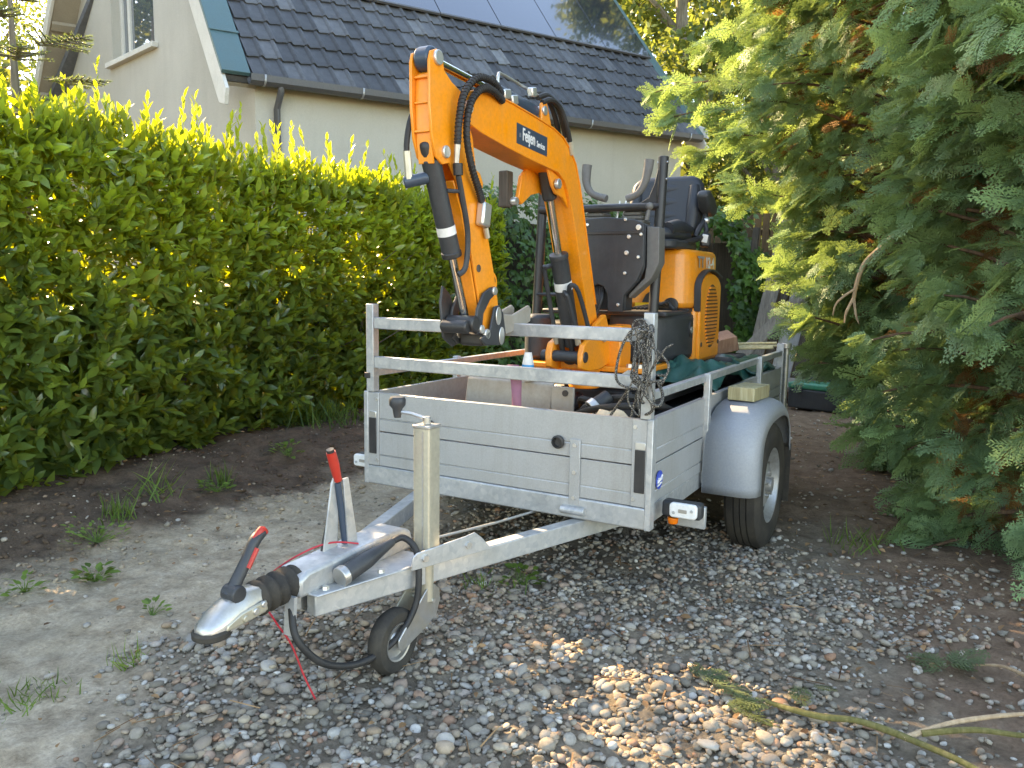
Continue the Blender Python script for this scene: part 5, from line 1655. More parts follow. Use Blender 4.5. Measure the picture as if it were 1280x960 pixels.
# boards leaning near the ivy
def leaning(label, base, top, wd, th, mat, twist=0):
    mb = MB(); mb.beam(base, top, wd, th, (math.sin(R(twist))*.4, -1, .25))
    return one('plank', label, 'plank', mb, mat, 'planks leaning behind the trailer', .003)
leaning('grey weathered plank leaning upright next to the ivy', (-.50, 6.45, .0), (-.20, 6.75, 1.98), .17, .03, 'oldwood')
leaning('dark narrow plank leaning right beside the grey weathered plank', (-.36, 6.50, .0), (-.06, 6.78, 1.95), .085, .04, 'darkwood')
leaning('wide whitish plank leaning, palest of the planks', (-.20, 6.55, .0), (.10, 6.85, 1.90), .22, .025, 'palewood')
leaning('brown plank lying slanted across the other leaning planks', (-.62, 6.25, .36), (.22, 6.40, 1.30), .13, .035, 'oldwood')
leaning('weathered brown plank leaning under the cypress, rightmost of the planks', (.06, 6.42, .0), (.26, 6.72, 1.75), .20, .03, 'darkwood')
leaning('slim dark plank standing between the ivy and the grey plank', (-.66, 6.62, .0), (-.56, 6.80, 1.90), .07, .05, 'darkwood')
# wooden fence behind
fe = thing('wooden_fence', (-.6, 8.2, 0), 'brown vertical slat fence standing behind the ivy bush', 'fence')
for k in range(24):
    x = -1.75 + k*.105
    h = 2.2 + random.uniform(-.03, .03)
    MB().box(x, x+.088, 8.18+random.uniform(0, .006), 8.20+random.uniform(0, .004), .03, h).build('slat', 'fencewood', fe, .002, 1)
for z in (.4, 1.9):
    MB().box(-1.78, .80, 8.207, 8.25, z, z+.08).build('fence_rail', 'fencewood', fe)
# ------------------------------------------------------------------ vegetation
LEAF_V = np.array([(0, 0, 0), (-.17, .32, .035), (0, .30, 0), (.17, .32, .035), (-.165, .65, .02), (0, .66, -.03), (.165, .65, .02), (0, 1, -.10)], float)
LEAF_F = np.array([(0, 2, 1), (0, 3, 2), (1, 2, 5), (1, 5, 4), (2, 3, 6), (2, 6, 5), (4, 5, 7), (5, 6, 7)])
IVY_V = np.array([(0, 0, 0), (-.42, .10, .03), (-.55, .45, -.04), (-.25, .52, .02), (0, 1.0, -.10), (.25, .52, .02), (.55, .45, -.04), (.42, .10, .03), (0, .4, .05)], float)
IVY_F = np.array([(0, 8, 1), (1, 8, 2), (2, 8, 3), (3, 8, 4), (4, 8, 5), (5, 8, 6), (6, 8, 7), (7, 8, 0)])
def shoots(tips, dirs, nleaf, length, leaf, young, spread=.9, up=.25):
    """leaves spiralling round shoots; returns position, axis, normal, scale, tint"""
    n = len(tips)
    P, A, N, S, T = [], [], [], [], []
    ref = unit(np.cross(dirs, rng.normal(size=(n, 3))))
    bi = np.cross(dirs, ref)
    for k in range(nleaf):
        f = k/(nleaf-1)
        ph = k*2.4 + rng.random(n)*.7
        rad = ref*np.cos(ph)[:, None] + bi*np.sin(ph)[:, None]
        open_ = (spread*(1-.55*f))[..., None] if np.ndim(spread) else spread*(1-.55*f)
        ax = unit(dirs*(1-.25*open_) + rad*open_ + np.array([0, 0, up]) + rng.normal(size=(n, 3))*.16)
        P.append(tips - dirs*(length*(1-f))[:, None])
        A.append(ax)
        N.append(unit(dirs*.8 - rad*.35 + np.array([0, 0, .7]) + rng.normal(size=(n, 3))*.25))
        S.append(leaf*(1-.30*f)*rng.uniform(.75, 1.2, n))
        T.append(np.clip(young*(.35+.65*f) + rng.normal(size=n)*.09, 0, 1))
    return [np.concatenate(x) for x in (P, A, N, S, T)]

lh = thing('laurel_hedge', (-2.9, 1.6, 0), 'tall laurel hedge with big glossy leaves along the left side of the drive', 'hedge')
HX = lambda y: -2.52 - .02*y + .24*(1-sstep(np.asarray(y, float), -.5, 1.1))
def hedge_shoots():
    n1 = 4700
    y = rng.uniform(-1.9, 4.6, n1)
    z = .10 + 1.86*rng.random(n1)**.9
    z[:900] = .95 + .75*rng.random(900)
    b = vnoise(y, z, 1.6, 41)-.5
    depth = rng.random(n1)**2.2*.5*(1-.45*sstep(z, 1.1, 1.6))
    low = sstep(-z, -.35, -.1)*.12
    x = HX(y) + .20*b - depth - low - .10*sstep(z, 1.5, 2.1)
    d = np.stack([.9+.0*y, rng.normal(size=n1)*.6-.25, .35+rng.normal(size=n1)*.45], -1)
    p1, d1 = np.stack([x, y, z], -1), unit(d)
    young_glow = np.clip(.14 + .34*rng.random(n1)**2 + .62*sstep(z, .85, 1.65)*(.75+.5*rng.random(n1)), 0, 1)  # upper leaves paler: young growth plus the sun's glow put into the tint
    # top of the hedge
    n2 = 1050
    y = rng.uniform(-1.9, 4.7, n2)
    x = HX(y) - .04 - rng.random(n2)*.46
    z = 1.95 + .20*(vnoise(x, y, 2.6, 44)-.5) + .16*rng.random(n2)**2
    d = np.stack([rng.normal(size=n2)*.3, rng.normal(size=n2)*.3, np.ones(n2)], -1)
    p2, d2 = np.stack([x, y, z], -1), unit(d)
    yg2 = np.clip(.5+.5*rng.random(n2), 0, 1)
    # back face so that light only filters through
    n3 = 900
    y = rng.uniform(-1.9, 4.6, n3); z = .2+1.05*rng.random(n3)
    x = HX(y) - .78 + .2*(vnoise(y, z, 2, 47)-.5)
    p3 = np.stack([x, y, z], -1)
    d3 = unit(np.stack([-np.ones(n3), rng.normal(size=n3)*.5, .4+rng.normal(size=n3)*.4], -1))
    return (p1, d1, young_glow), (p2, d2, yg2), (p3, d3, .3*np.ones(n3))
A_, B_, C_ = hedge_shoots()
parts = [shoots(A_[0], A_[1], 8, rng.uniform(.10, .17, len(A_[0])), rng.uniform(.105, .15, len(A_[0])), A_[2]),
         shoots(B_[0], B_[1], 9, rng.uniform(.10, .20, len(B_[0])), rng.uniform(.085, .125, len(B_[0])), B_[2], .62, .35),
         shoots(C_[0], C_[1], 6, rng.uniform(.10, .16, len(C_[0])), rng.uniform(.09, .12, len(C_[0])), C_[2])]
# long young shoots standing above the top
n = 120
y = -1.6+6.1*rng.random(n); x = HX(y) - .1 - rng.random(n)*.7
h = .04 + .30*rng.random(n)**2.2
tips = np.stack([x, y, 2.08 + h], -1)
dr = unit(np.stack([rng.normal(size=n)*.12, rng.normal(size=n)*.12, np.ones(n)], -1))
parts.append(shoots(tips, dr, 11, h+.10, rng.uniform(.08, .115, n), np.clip(.75+.25*rng.random(n), 0, 1), .55, .3))
P, A, N, S, T = [np.concatenate([q[i] for q in parts]) for i in range(5)]
# the three hundred leaves nearest the drive become objects of their own
cam_np = np.array(CAM)
facing = (P[:, 0] > HX(P[:, 1]) - .06) & (P[:, 1] > -.75) & (P[:, 1] < 1.2) & (P[:, 2] > .1)
dist = np.linalg.norm(P-cam_np, axis=1)
cand = np.where(facing)[0]
cand = cand[np.argsort(dist[cand])][:290]
keep = np.ones(len(P), bool); keep[cand] = False
Bm = basis(A, N)
V, F, TT = scatter(LEAF_V*np.array([1.0, 1, 1]), LEAF_F, P[keep], Bm[keep], S[keep], T[keep])
me = np_mesh('foliage', V, F, TT, True)
tag(link_obj('foliage', me, 'laurel', lh, (0, 0, 0)), kind='stuff')
leaf_me = [tint_mesh('leaf', LEAF_V, LEAF_F, t, 'laurel') for t in (.05, .15, .3, .45, .65)]
for i in cand:
    o = bpy.data.objects.new('leaf', leaf_me[min(4, int(T[i]*6.0))])
    col.objects.link(o)
    o.parent = lh
    o.location = Vector(P[i]) - ORI[lh.name]
    o.rotation_euler = Matrix(Bm[i].tolist()).to_euler()
    o.scale = (S[i],)*3
n = 5600
y = rng.uniform(-1.95, 4.65, n); z = .12 + (1.12+.5*(y < -.45))*rng.random(n)
x = HX(y) - .28 - .40*rng.random(n)
CORE_V = np.array([(0, 0, 0), (-.36, .45, .05), (.36, .45, .05), (0, 1, -.06)], float)
V, F, TT = scatter(CORE_V, np.array([(0, 2, 1), (1, 2, 3)]), np.stack([x, y, z], -1), basis(np.stack([.6+.5*rng.normal(size=n), rng.normal(size=n), .3*rng.normal(size=n)], -1), np.stack([.8+0*x, rng.normal(size=n)*.6, .5+rng.normal(size=n)*.5], -1)), rng.uniform(.13, .20, n), rng.random(n)*.12)
tag(link_obj('inner_foliage', np_mesh('inner_foliage', V, F, TT, False), 'laurel', lh, (0, 0, 0)), kind='stuff')
st = MB()
for k in range(46):
    yb = random.uniform(-1.8, 4.6); xb = HX(yb) - random.uniform(.25, .75)
    yt = yb + random.uniform(-.3, .3); xt = xb + random.uniform(-.15, .3)
    zg = float(gz(xb, yb))
    st.tube([(xb, yb, zg-.03), ((xb+xt)/2+random.uniform(-.05, .05), (yb+yt)/2, .8), (xt, yt, 1.75+random.uniform(0, .3))], [.016, .012, .005], 6, smooth=4)
    for q in range(3):
        z0 = random.uniform(.35, 1.5)
        st.tube([(xb+(xt-xb)*z0/1.8, yb+(yt-yb)*z0/1.8, z0), (xt+random.uniform(.05, .3), yt+random.uniform(-.3, .3), z0+random.uniform(.15, .4))], [.007, .003], 5)
st.build('stems', 'greybark', lh, kind='stuff')

# ivy grown over the fence line beyond the laurel, and the ivy bush behind the seat
def ivy(name, label, pts, n, leaf, hgt, thick, young=.25, cat='ivy'):
    base = np.mean([p[:2] for p in pts], 0)
    t_ = thing(name, (base[0], base[1], 0), label, cat)
    seg = np.array(pts, float)
    L = np.linalg.norm(np.diff(seg, axis=0), axis=1)
    u = rng.random(n)*L.sum()
    cum = np.concatenate([[0], np.cumsum(L)])
    k = np.clip(np.searchsorted(cum, u, side='right')-1, 0, len(L)-1)
    f = (u-cum[k])/L[k]
    pos = seg[k]*(1-f)[:, None] + seg[k+1]*f[:, None]
    dirv = unit(np.diff(seg, axis=0))[k]
    nor = np.stack([dirv[:, 1], -dirv[:, 0]], -1)
    z = .03 + (hgt-.03)*rng.random(n)
    bul = (vnoise(u, z, 1.6, 51)-.5)*.45 + (vnoise(u, z, 5, 52)-.5)*.14
    dep = rng.random(n)**2*.16
    top = sstep(z, hgt-.35, hgt)*.18
    off = thick + bul - dep - top
    side = rng.random(n) < .85
    P = np.stack([pos[:, 0]+nor[:, 0]*off, pos[:, 1]+nor[:, 1]*off, z + .18*(vnoise(u, u*0, 1.5, 53)-.5)*(z/hgt)], -1)
    # some leaves crown the top
    m = rng.random(n) < .16
    P[m, 2] = hgt + .22*(vnoise(u[m], off[m], 1.9, 54)-.5) + .12*rng.random(m.sum())**2
    q = rng.random(m.sum())
    P[m, 0] = pos[m, 0] + nor[m, 0]*(thick-.15-.6*q); P[m, 1] = pos[m, 1] + nor[m, 1]*(thick-.15-.6*q)
    N = np.stack([nor[:, 0], nor[:, 1], np.full(n, .45)], -1) + rng.normal(size=(n, 3))*.35
    N[m] += np.array([0, 0, 1.2])
    A = np.stack([rng.normal(size=n)*.6, rng.normal(size=n)*.6, -np.ones(n)], -1)
    A = A - unit(N)*np.sum(A*unit(N), 1, keepdims=True)
    T = np.clip(young*rng.random(n)**1.5 + .25*m + .12*rng.random(n) + .22*(vnoise(u, z, 3, 55)-.4), 0, 1)
    V, F, TT = scatter(IVY_V, IVY_F, P, basis(A, N), leaf*rng.uniform(.65, 1.25, n), T)
    tag(link_obj('foliage', np_mesh('foliage', V, F, TT, True), 'ivy', t_, (0, 0, 0)), kind='stuff')
    mb = MB()
    for i in range(len(pts)-1):
        a, b = Vector((*pts[i], 0)), Vector((*pts[i+1], 0))
        d = (b-a).normalized(); nn = Vector((d.y, -d.x, 0))
        quad_solid(mb, a, b, b+Vector((0, 0, hgt-.25)), a+Vector((0, 0, hgt-.25)), nn*(thick-.34))
    mb.build('ivy_support', 'darkwood', t_)
    return t_
ivy('ivy_hedge', 'dense ivy wall of small lobed leaves behind the digger arm', [(-3.1, 4.2), (-2.85, 6.0), (-2.3, 8.6), (-1.6, 10.2)], 9500, .075, 2.16, .40)
ivy('ivy_bush', 'sunlit bushy ivy clump behind the digger seat before the fence', [(-1.75, 6.75), (-1.12, 6.75), (-.86, 7.2)], 3600, .085, 1.98, .45, .6)

# cypresses on the right: flat fern-like sprays carried on drooping branches
def spray_template(seed, nside=8, droop=.12):
    g = np.random.default_rng(seed)
    V, F = [], []
    def kite(p0, p1, w0, lift=0):
        d = p1-p0; l = np.linalg.norm(d); d = d/l
        s_ = np.array([-d[1], d[0], 0])
        mid = p0 + d*l*.5 + np.array([0, 0, lift])
        b = len(V)
        V.extend([p0, mid + s_*w0, p1, mid - s_*w0])
        F.extend([(b, b+2, b+1), (b, b+3, b+2)])
    axis = lambda t: np.array([.06*math.sin(t*3+seed), t, -droop*t*t])
    for i in range(2):
        kite(axis(i/2), axis((i+1)/2+.04), .009)
    for k in range(nside):
        t = .08 + .86*k/(nside-1)
        for s_ in (-1, 1):
            ln = (.44*(1-t)**.7 + .08)*g.uniform(.7, 1.15)
            ang = R(g.uniform(36, 54))
            p0 = axis(t)
            p1 = p0 + np.array([s_*math.sin(ang), math.cos(ang), g.uniform(-.18, .06)])*ln
            kite(p0, p1, .016, .01)
            m = max(1, int(round(ln/.095)))
            for q in range(m):
                f = (q+.55)/(m+.25)
                c = p0 + (p1-p0)*f
                for s2 in (-1, 1):
                    a2 = ang*s_ + s2*R(42)
                    l2 = ln*.46*(1-f*.5)*g.uniform(.75, 1.2)
                    kite(c, c + np.array([math.sin(a2), math.cos(a2), g.uniform(-.25, .15)])*l2, .019, .004)
    return np.array(V), np.array(F)
SPR = [spray_template(k, 10 if k < 3 else 8) for k in range(4)]
PROTO = []
def spray_proto(k):
    V, F = SPR[k]
    me = np_mesh('spray', V, F, np.clip(V[:, 1]*.18 + np.abs(V[:, 0])*.35, 0, .4), False)
    o = bpy.data.objects.new('spray', me)          # only feeds the foliage nodes, is not part of the scene
    return o
for k in range(4):
    PROTO.append(spray_proto(k))
def foliage_nodes(k, mat):
    g = bpy.data.node_groups.new('spray_scatter', 'GeometryNodeTree')
    g.interface.new_socket('Geometry', in_out='INPUT', socket_type='NodeSocketGeometry')
    g.interface.new_socket('Geometry', in_out='OUTPUT', socket_type='NodeSocketGeometry')
    N_ = g.nodes
    gi, go = N_.new('NodeGroupInput'), N_.new('NodeGroupOutput')
    ip = N_.new('GeometryNodeInstanceOnPoints')
    oi = N_.new('GeometryNodeObjectInfo'); oi.inputs['Object'].default_value = PROTO[k]
    sm = N_.new('GeometryNodeSetMaterial'); sm.inputs['Material'].default_value = MAT[mat]
    def attr(nm, typ):
        x = N_.new('GeometryNodeInputNamedAttribute'); x.data_type = typ; x.inputs['Name'].default_value = nm
        return x.outputs[0]
    er = N_.new('FunctionNodeEulerToRotation')
    g.links.new(attr('rot', 'FLOAT_VECTOR'), er.inputs[0])
    g.links.new(er.outputs[0], ip.inputs['Rotation'])
    g.links.new(attr('size', 'FLOAT'), ip.inputs['Scale'])
    g.links.new(gi.outputs[0], ip.inputs['Points'])
    g.links.new(oi.outputs['Geometry'], sm.inputs['Geometry'])
    g.links.new(sm.outputs[0], ip.inputs['Instance'])
    g.links.new(ip.outputs[0], go.inputs[0])
    return g
FN = {}
class Sprays:
    def __init__(s): s.P, s.A, s.N, s.S, s.T = [], [], [], [], []
    def add(s, p, a, n, sc_, t):
        s.P.append(tuple(p)); s.A.append(tuple(a)); s.N.append(tuple(n)); s.S.append(sc_); s.T.append(t)
    def extend(s, P, A, N, S, T):
        s.P += P.tolist(); s.A += A.tolist(); s.N += N.tolist(); s.S += S.tolist(); s.T += T.tolist()
    def build(s, name, mat, parent):
        P, A, N, S, T = (np.array(x, float) for x in (s.P, s.A, s.N, s.S, s.T))
        B = basis(A, N)
        # xyz euler angles of the basis
        ry = np.arcsin(np.clip(-B[:, 2, 0], -1, 1)); rx = np.arctan2(B[:, 2, 1], B[:, 2, 2]); rz = np.arctan2(B[:, 1, 0], B[:, 0, 0])
        E = np.stack([rx, ry, rz], -1)
        for k in range(4):
            m = slice(k, None, 4)
            n = len(P[m])
            if n == 0: continue
            me = bpy.data.meshes.new(name)
            me.vertices.add(n); me.vertices.foreach_set('co', np.ascontiguousarray(P[m], dtype=np.float32).ravel())
            for nm, typ, dat in (('rot', 'FLOAT_VECTOR', E[m]), ('size', 'FLOAT', S[m]), ('itint', 'FLOAT', T[m])):
                at = me.attributes.new(nm, typ, 'POINT')
                at.data.foreach_set('vector' if typ == 'FLOAT_VECTOR' else 'value', np.ascontiguousarray(dat, dtype=np.float32).ravel())
            o = link_obj(name, me, mat, parent, (0, 0, 0))
            if (k, mat) not in FN: FN[(k, mat)] = foliage_nodes(k, mat)
            md = o.modifiers.new('scatter', 'NODES'); md.node_group = FN[(k, mat)]
            tag(o, kind='stuff')
def cypress(label, base, prof, nbr, seed, top, lean=(0, 0), extra=(), visible=lambda p: True, per=15, ssize=(.17, .28), shell=0):
    """prof: list of (z, radius); branches run outward and up, tips droop"""
    rr = random.Random(seed)
    t_ = thing('cypress_tree', (base[0], base[1], 0), label, 'tree')
    zs = [p[0] for p in prof]; rs = [p[1] for p in prof]
    rad = lambda z: float(np.interp(z, zs, rs))
    cen = lambda z: Vector((base[0] + lean[0]*z/top, base[1] + lean[1]*z/top, z))
    tr_ = MB()
    for k in range(2):
        dx = rr.uniform(-.12, .12); dy = rr.uniform(-.12, .12)
        tr_.tube([(base[0]+dx*.5, base[1]+dy*.5, -.05), cen(top*.3)+Vector((dx, dy, 0)), cen(top*.65)+Vector((dx*1.4, dy*1.4, 0)), cen(top*.95)], [.085, .065, .04, .012], 9, smooth=4)
    tr_.build('trunk', 'bark', t_)
    br = MB(); sp, dead = Sprays(), Sprays()
    def branch(p0, p3, ns, sag, size, young):
        p0, p3 = Vector(p0), Vector(p3)
        d = p3-p0
        p1 = p0 + d*.35 + Vector((0, 0, .12*d.length)); p2 = p0 + d*.75 + Vector((0, 0, .10*d.length))
        pts = []
        for q in range(9):
            t = q/8
            pts.append(p0*(1-t)**3 + p1*3*t*(1-t)**2 + p2*3*t*t*(1-t) + p3*t**3 - Vector((0, 0, sag*t*t)))
        br.tube(pts, [.017*(1-.85*q/8)+.002 for q in range(9)], 5)
        dh = Vector((d.x, d.y, 0)).normalized() if Vector((d.x, d.y, 0)).length > 1e-4 else Vector((1, 0, 0))
        side = Vector((-dh.y, dh.x, 0))
        for q in range(ns):
            t = 1 - .72*rr.random()**1.5
            i = min(7, int(t*8)); f = t*8-i
            p = pts[i].lerp(pts[i+1], f)
            ax = (pts[i+1]-pts[i]).normalized()
            s_ = rr.choice((-1, 1))
            a = (ax*.75 + side*s_*rr.uniform(.1, 1.0)*(1.15-t*.6) + Vector((rr.gauss(0, .22), rr.gauss(0, .22), rr.gauss(-.22, .38)))).normalized()
            nrm = Vector((rr.gauss(0, .7), rr.gauss(0, .7), .75)) + dh*.55
            tint = min(1, max(0, young*(.25+.75*t) + rr.gauss(0, .13)))
            pp = p + Vector((rr.gauss(0, .035), rr.gauss(0, .035), rr.gauss(0, .035)))
            if t < .62 and rr.random() < .6:
                dead.add(pp, a, nrm, size*rr.uniform(.5, .9), rr.random())
            else:
                sp.add(pp, a, nrm, size*rr.uniform(.7, 1.25), tint)
    i = 0
    while i < nbr:
        z = top*rr.random()**1.05
        a = rr.uniform(0, 2*math.pi)
        r = rad(z)*rr.uniform(.72, 1.08)
        c = cen(z)
        tip = c + Vector((math.cos(a)*r, math.sin(a)*r, 0))
        if not visible(tip): continue
        i += 1
        zr = max(.05, z - r*rr.uniform(.25, .7))
        branch(cen(zr), tip, per, r*rr.uniform(.05, .22), rr.uniform(*ssize), min(.9, .28+.10*z*rr.random()+.18*rr.random()))
    for (p, ns, size, yg) in extra:
        branch(cen(max(.3, p[2]-1.1)), p, ns, .12, size, yg)
    if shell:
        z = top*.97*rng.random(shell)**.9
        a = rng.uniform(0, 2*np.pi, shell)
        R0 = np.interp(z, zs, rs)
        lump = vnoise(a*2.2+seed*7, z, 1.5, 61)-.5
        fine_ = vnoise(a*5+seed*3, z*2.4, 1.3, 62)
        keep_ = fine_ > .40
        r = R0*(.97 + .42*lump)*(1-.20*rng.random(shell)**2)
        P = np.stack([base[0]+lean[0]*z/top + np.cos(a)*r, base[1]+lean[1]*z/top + np.sin(a)*r, np.maximum(z, .05)], -1)
        keep_ &= np.array([visible(Vector(q)) for q in P])
        P, a, z, lump = P[keep_], a[keep_], z[keep_], lump[keep_]
        n = len(P)
        out = np.stack([np.cos(a), np.sin(a), 0*a], -1); sd = np.stack([-np.sin(a), np.cos(a), 0*a], -1)
        A = out*rng.uniform(.35, .9, (n, 1)) + sd*rng.normal(size=(n, 1))*.55 + np.array([0, 0, 1.])*(rng.normal(size=(n, 1))*.35-.22)
        N = out*.75 + np.array([0, 0, .65]) + rng.normal(size=(n, 3))*.45
        q = rng.random(n) < np.where(z < 1.3, .22, .10)
        Pd = P[q] - out[q]*(.10+.22*rng.random((q.sum(), 1)))
        dead.extend(Pd, A[q]+rng.normal(size=(q.sum(), 3))*.5, N[q], rng.uniform(.5, 1.1, q.sum())*np.mean(ssize), rng.random(q.sum()))
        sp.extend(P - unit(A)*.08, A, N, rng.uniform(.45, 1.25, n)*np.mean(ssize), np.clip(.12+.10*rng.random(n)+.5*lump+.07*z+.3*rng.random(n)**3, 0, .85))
    br.build('branches', 'bark', t_, kind='stuff')
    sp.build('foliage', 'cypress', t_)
    dead.build('dead_foliage', 'cypress_dead', t_)
    return t_
cy1 = cypress('dark cypress with drooping sprays nearest the camera at the right edge', (2.42, 1.80), [(0, 1.0), (.5, 1.12), (1.2, 1.16), (2.2, 1.15), (3.2, 1.0), (4.4, .6), (5.2, .1)], 215, 5, 5.2, (-.1, 0),
              visible=lambda p: p.x < 2.85, per=24, ssize=(.13, .22), shell=9500)
cy2 = cypress('sunlit cypress leaning out over the trailer and toolbox', (1.68, 3.35), [(0, .45), (.45, .68), (.9, .86), (1.3, 1.00), (2.0, 1.22), (3.0, 1.50), (4.0, 1.4), (5.2, .85), (6.2, .1)], 300, 6, 6.2, (-.2, -.05),
              extra=[((-.95, 4.3, 3.05), 44, .25, .75), ((-.75, 4.2, 2.80), 40, .24, .7), ((-.45, 4.0, 2.45), 40, .23, .6), ((.1, 3.4, 2.05), 44, .20, .7), ((.52, 2.9, 1.45), 44, .19, .65), ((.66, 2.75, 1.15), 40, .19, .6), ((-.6, 4.6, 3.5), 40, .25, .7), ((.15, 3.1, 2.4), 44, .20, .7), ((.40, 3.9, 1.75), 40, .20, .6), ((.72, 2.9, .82), 36, .20, .55)],
              visible=lambda p: p.x < 2.3 and p.y < 5.2, per=24, ssize=(.14, .23), shell=11000)
cy3 = cypress('tall cypress standing farther back behind the leaning planks', (1.45, 7.3), [(0, .9), (1, 1.2), (2, 1.4), (3.5, 1.5), (5, 1.2), (7, .3)], 90, 8, 7.0, (-.15, 0),
              visible=lambda p: p.y < 8.2, per=15, ssize=(.22, .34), shell=3500)
# bare limb hanging out of the middle cypress
lm = MB()
lm.tube([(1.32, 2.35, 1.62), (1.20, 2.25, 1.47), (1.105, 2.20, 1.36), (1.07, 2.18, 1.24), (1.06, 2.18, 1.15)], [.018, .016, .014, .012, .010], 8, smooth=4)
lm.tube([(1.06, 2.18, 1.16), (1.03, 2.15, 1.08), (1.025, 2.14, 1.02)], [.010, .008, .004], 6, smooth=3)
lm.tube([(1.06, 2.18, 1.16), (1.08, 2.15, 1.07), (1.10, 2.14, 1.02)], [.009, .007, .004], 6, smooth=3)
lm.tube([(1.075, 2.18, 1.22), (1.01, 2.16, 1.17), (.97, 2.15, 1.12), (.96, 2.15, 1.06)], [.008, .007, .006, .003], 6, smooth=3)
lm.build('bare_limb', 'palebark', cy1)

# trees beyond
CARD_V = np.array([(0, 0, 0), (-.32, .45, .06), (.32, .45, .06), (0, 1, -.05)], float)
CARD_F = np.array([(0, 2, 1), (1, 2, 3)])
def broad_tree(label, base, hgt, rad, n, leaf, seed, name='broadleaf_tree', mat='broadleaf', bark='greybark', young=.4, zlow=.25, squash=1.0, gap=.42):
    rr = random.Random(seed); g = np.random.default_rng(seed)
    t_ = thing(name, (base[0], base[1], 0), label, 'tree')
    mb = MB()
    mb.tube([(base[0], base[1], -.1), (base[0]+rr.uniform(-.2, .2), base[1], hgt*.35), (base[0]+rr.uniform(-.3, .3), base[1]+rr.uniform(-.2, .2), hgt*.9)], [hgt*.022, hgt*.017, hgt*.004], 10, smooth=4)
    cl = []
    for k in range(46):
        a = rr.uniform(0, 2*math.pi); z = hgt*(zlow + (1-zlow)*rr.random())
        f = (z/hgt-zlow)/(1-zlow)
        r = rad*math.sqrt(max(.05, 1-(2*f-.85)**2*.75))*rr.uniform(.35, 1)
        c = (base[0]+r*math.cos(a), base[1]+r*math.sin(a)*squash, z)
        cl.append((c, rad*rr.uniform(.22, .42)))
        if k < 22:
            mb.tube([(base[0], base[1], max(.6, z-r*.8)), ((base[0]+c[0])/2, (base[1]+c[1])/2, z-r*.25), c], [hgt*.007, hgt*.004, hgt*.0015], 6, smooth=3)
    mb.build('trunk', bark, t_, kind=None)
    C = np.array([c for c, _ in cl]); RR = np.array([r for _, r in cl])
    k = g.integers(0, len(cl), n)
    d = unit(g.normal(size=(n, 3)))*np.array([1, 1, .75])
    P = C[k] + d*(RR[k]*g.random(n)**(gap))[:, None]
    A = unit(g.normal(size=(n, 3)) + np.array([0, 0, -.4])); N = g.normal(size=(n, 3)) + np.array([0, 0, .9])
    T = np.clip(young + .3*(d[:, 2]) + .25*g.normal(size=n)*.6 + (RR[k]/rad-.3), 0, 1)
    V, F, TT = scatter(CARD_V, CARD_F, P, basis(A, N), leaf*g.uniform(.6, 1.3, n), T)
    tag(link_obj('crown', np_mesh('crown', V, F, TT, False), mat, t_, (0, 0, 0)), kind='stuff')
    return t_
broad_tree('airy pale green tree with sky showing through left of the house', (-19.7, 8.4), 11.5, 2.6, 7500, .12, 21, young=.55, gap=.6)
broad_tree('yellowish green tree rising just right of the solar panels', (-4.9, 16.8), 12.5, 3.0, 20000, .21, 22, young=.4, zlow=.03)
broad_tree('dark green tree between the house end and the cypress', (-2.2, 14.8), 8.5, 2.3, 12000, .18, 23, young=.32, zlow=.03)
broad_tree('tall dark tree farther back behind the house end', (-6.0, 24.0), 17.0, 5.2, 15000, .36, 24, young=.35, zlow=.03)
broad_tree('dense shrubby tree beyond the brown fence', (.5, 11.0), 7.0, 2.2, 9000, .16, 25, young=.3, zlow=.03)
broad_tree('dense tall tree farthest right behind the cypresses', (4.2, 9.5), 9.0, 2.8, 6500, .18, 26, young=.25, zlow=.03)

broad_tree('leafy tree out of view left of the drive, added to shade the gable', (-9.6, -2.4), 9.5, 3.2, 16000, .24, 31, young=.3, zlow=.04)  # unseen tree added to keep skylight off the gable
broad_tree('round leafy tree out of view on the left, added to shade the gable', (-6.2, -5.2), 8.0, 2.6, 10000, .22, 33, young=.3, zlow=.05)  # another added tree, out of frame, screening sky from the gable
broad_tree('tall leafy tree out of view farther left, added to shade the near cypress', (-13.8, 4.7), 16.3, 2.7, 9000, .22, 32, young=.35, zlow=.685)  # added unseen crown, placed high to throw shade over the near cypress
broad_tree('bushy tree standing close to the left corner of the house', (-15.6, 3.9), 9.0, 2.7, 14000, .2, 34, young=.4, zlow=.05)
# blue green spruce at the left edge, in front of the hedge's near end
ND_V = np.array([(-.012, 0, 0), (.012, 0, 0), (0, .10, 0)], float)
ND_F = np.array([(0, 1, 2)])
sprc = thing('spruce_tree', (-3.30, .02, 0), 'blue green spruce with pale new shoots behind the hedge at the left edge', 'tree')
P, A, N, S, T = [], [], [], [], []
mb = MB()
mb.tube([(-3.30, .02, 0), (-3.30, .02, 1.6), (-3.30, .02, 2.9)], [.06, .04, .01], 8)
rr = random.Random(9)
def twig(p0, p1, r, tint):
    p0, p1 = Vector(p0), Vector(p1)
    L = (p1-p0).length
    mb.tube([p0, p1], [.006, .003], 5)
    for q in range(int(L/.0022)):
        t = rr.random()
        p = p0.lerp(p1, t)
        d = (p1-p0).normalized()
        v = Vector((rr.gauss(0, 1), rr.gauss(0, 1), rr.gauss(0, 1)))
        v = (v - d*v.dot(d)).normalized()
        P.append(p); A.append(v*.8 + d*.75); N.append((rr.gauss(0, 1), rr.gauss(0, 1), rr.gauss(0, 1))); S.append(r*rr.uniform(.7, 1.1)); T.append(min(1, max(0, tint + t*.25 + rr.gauss(0, .08))))
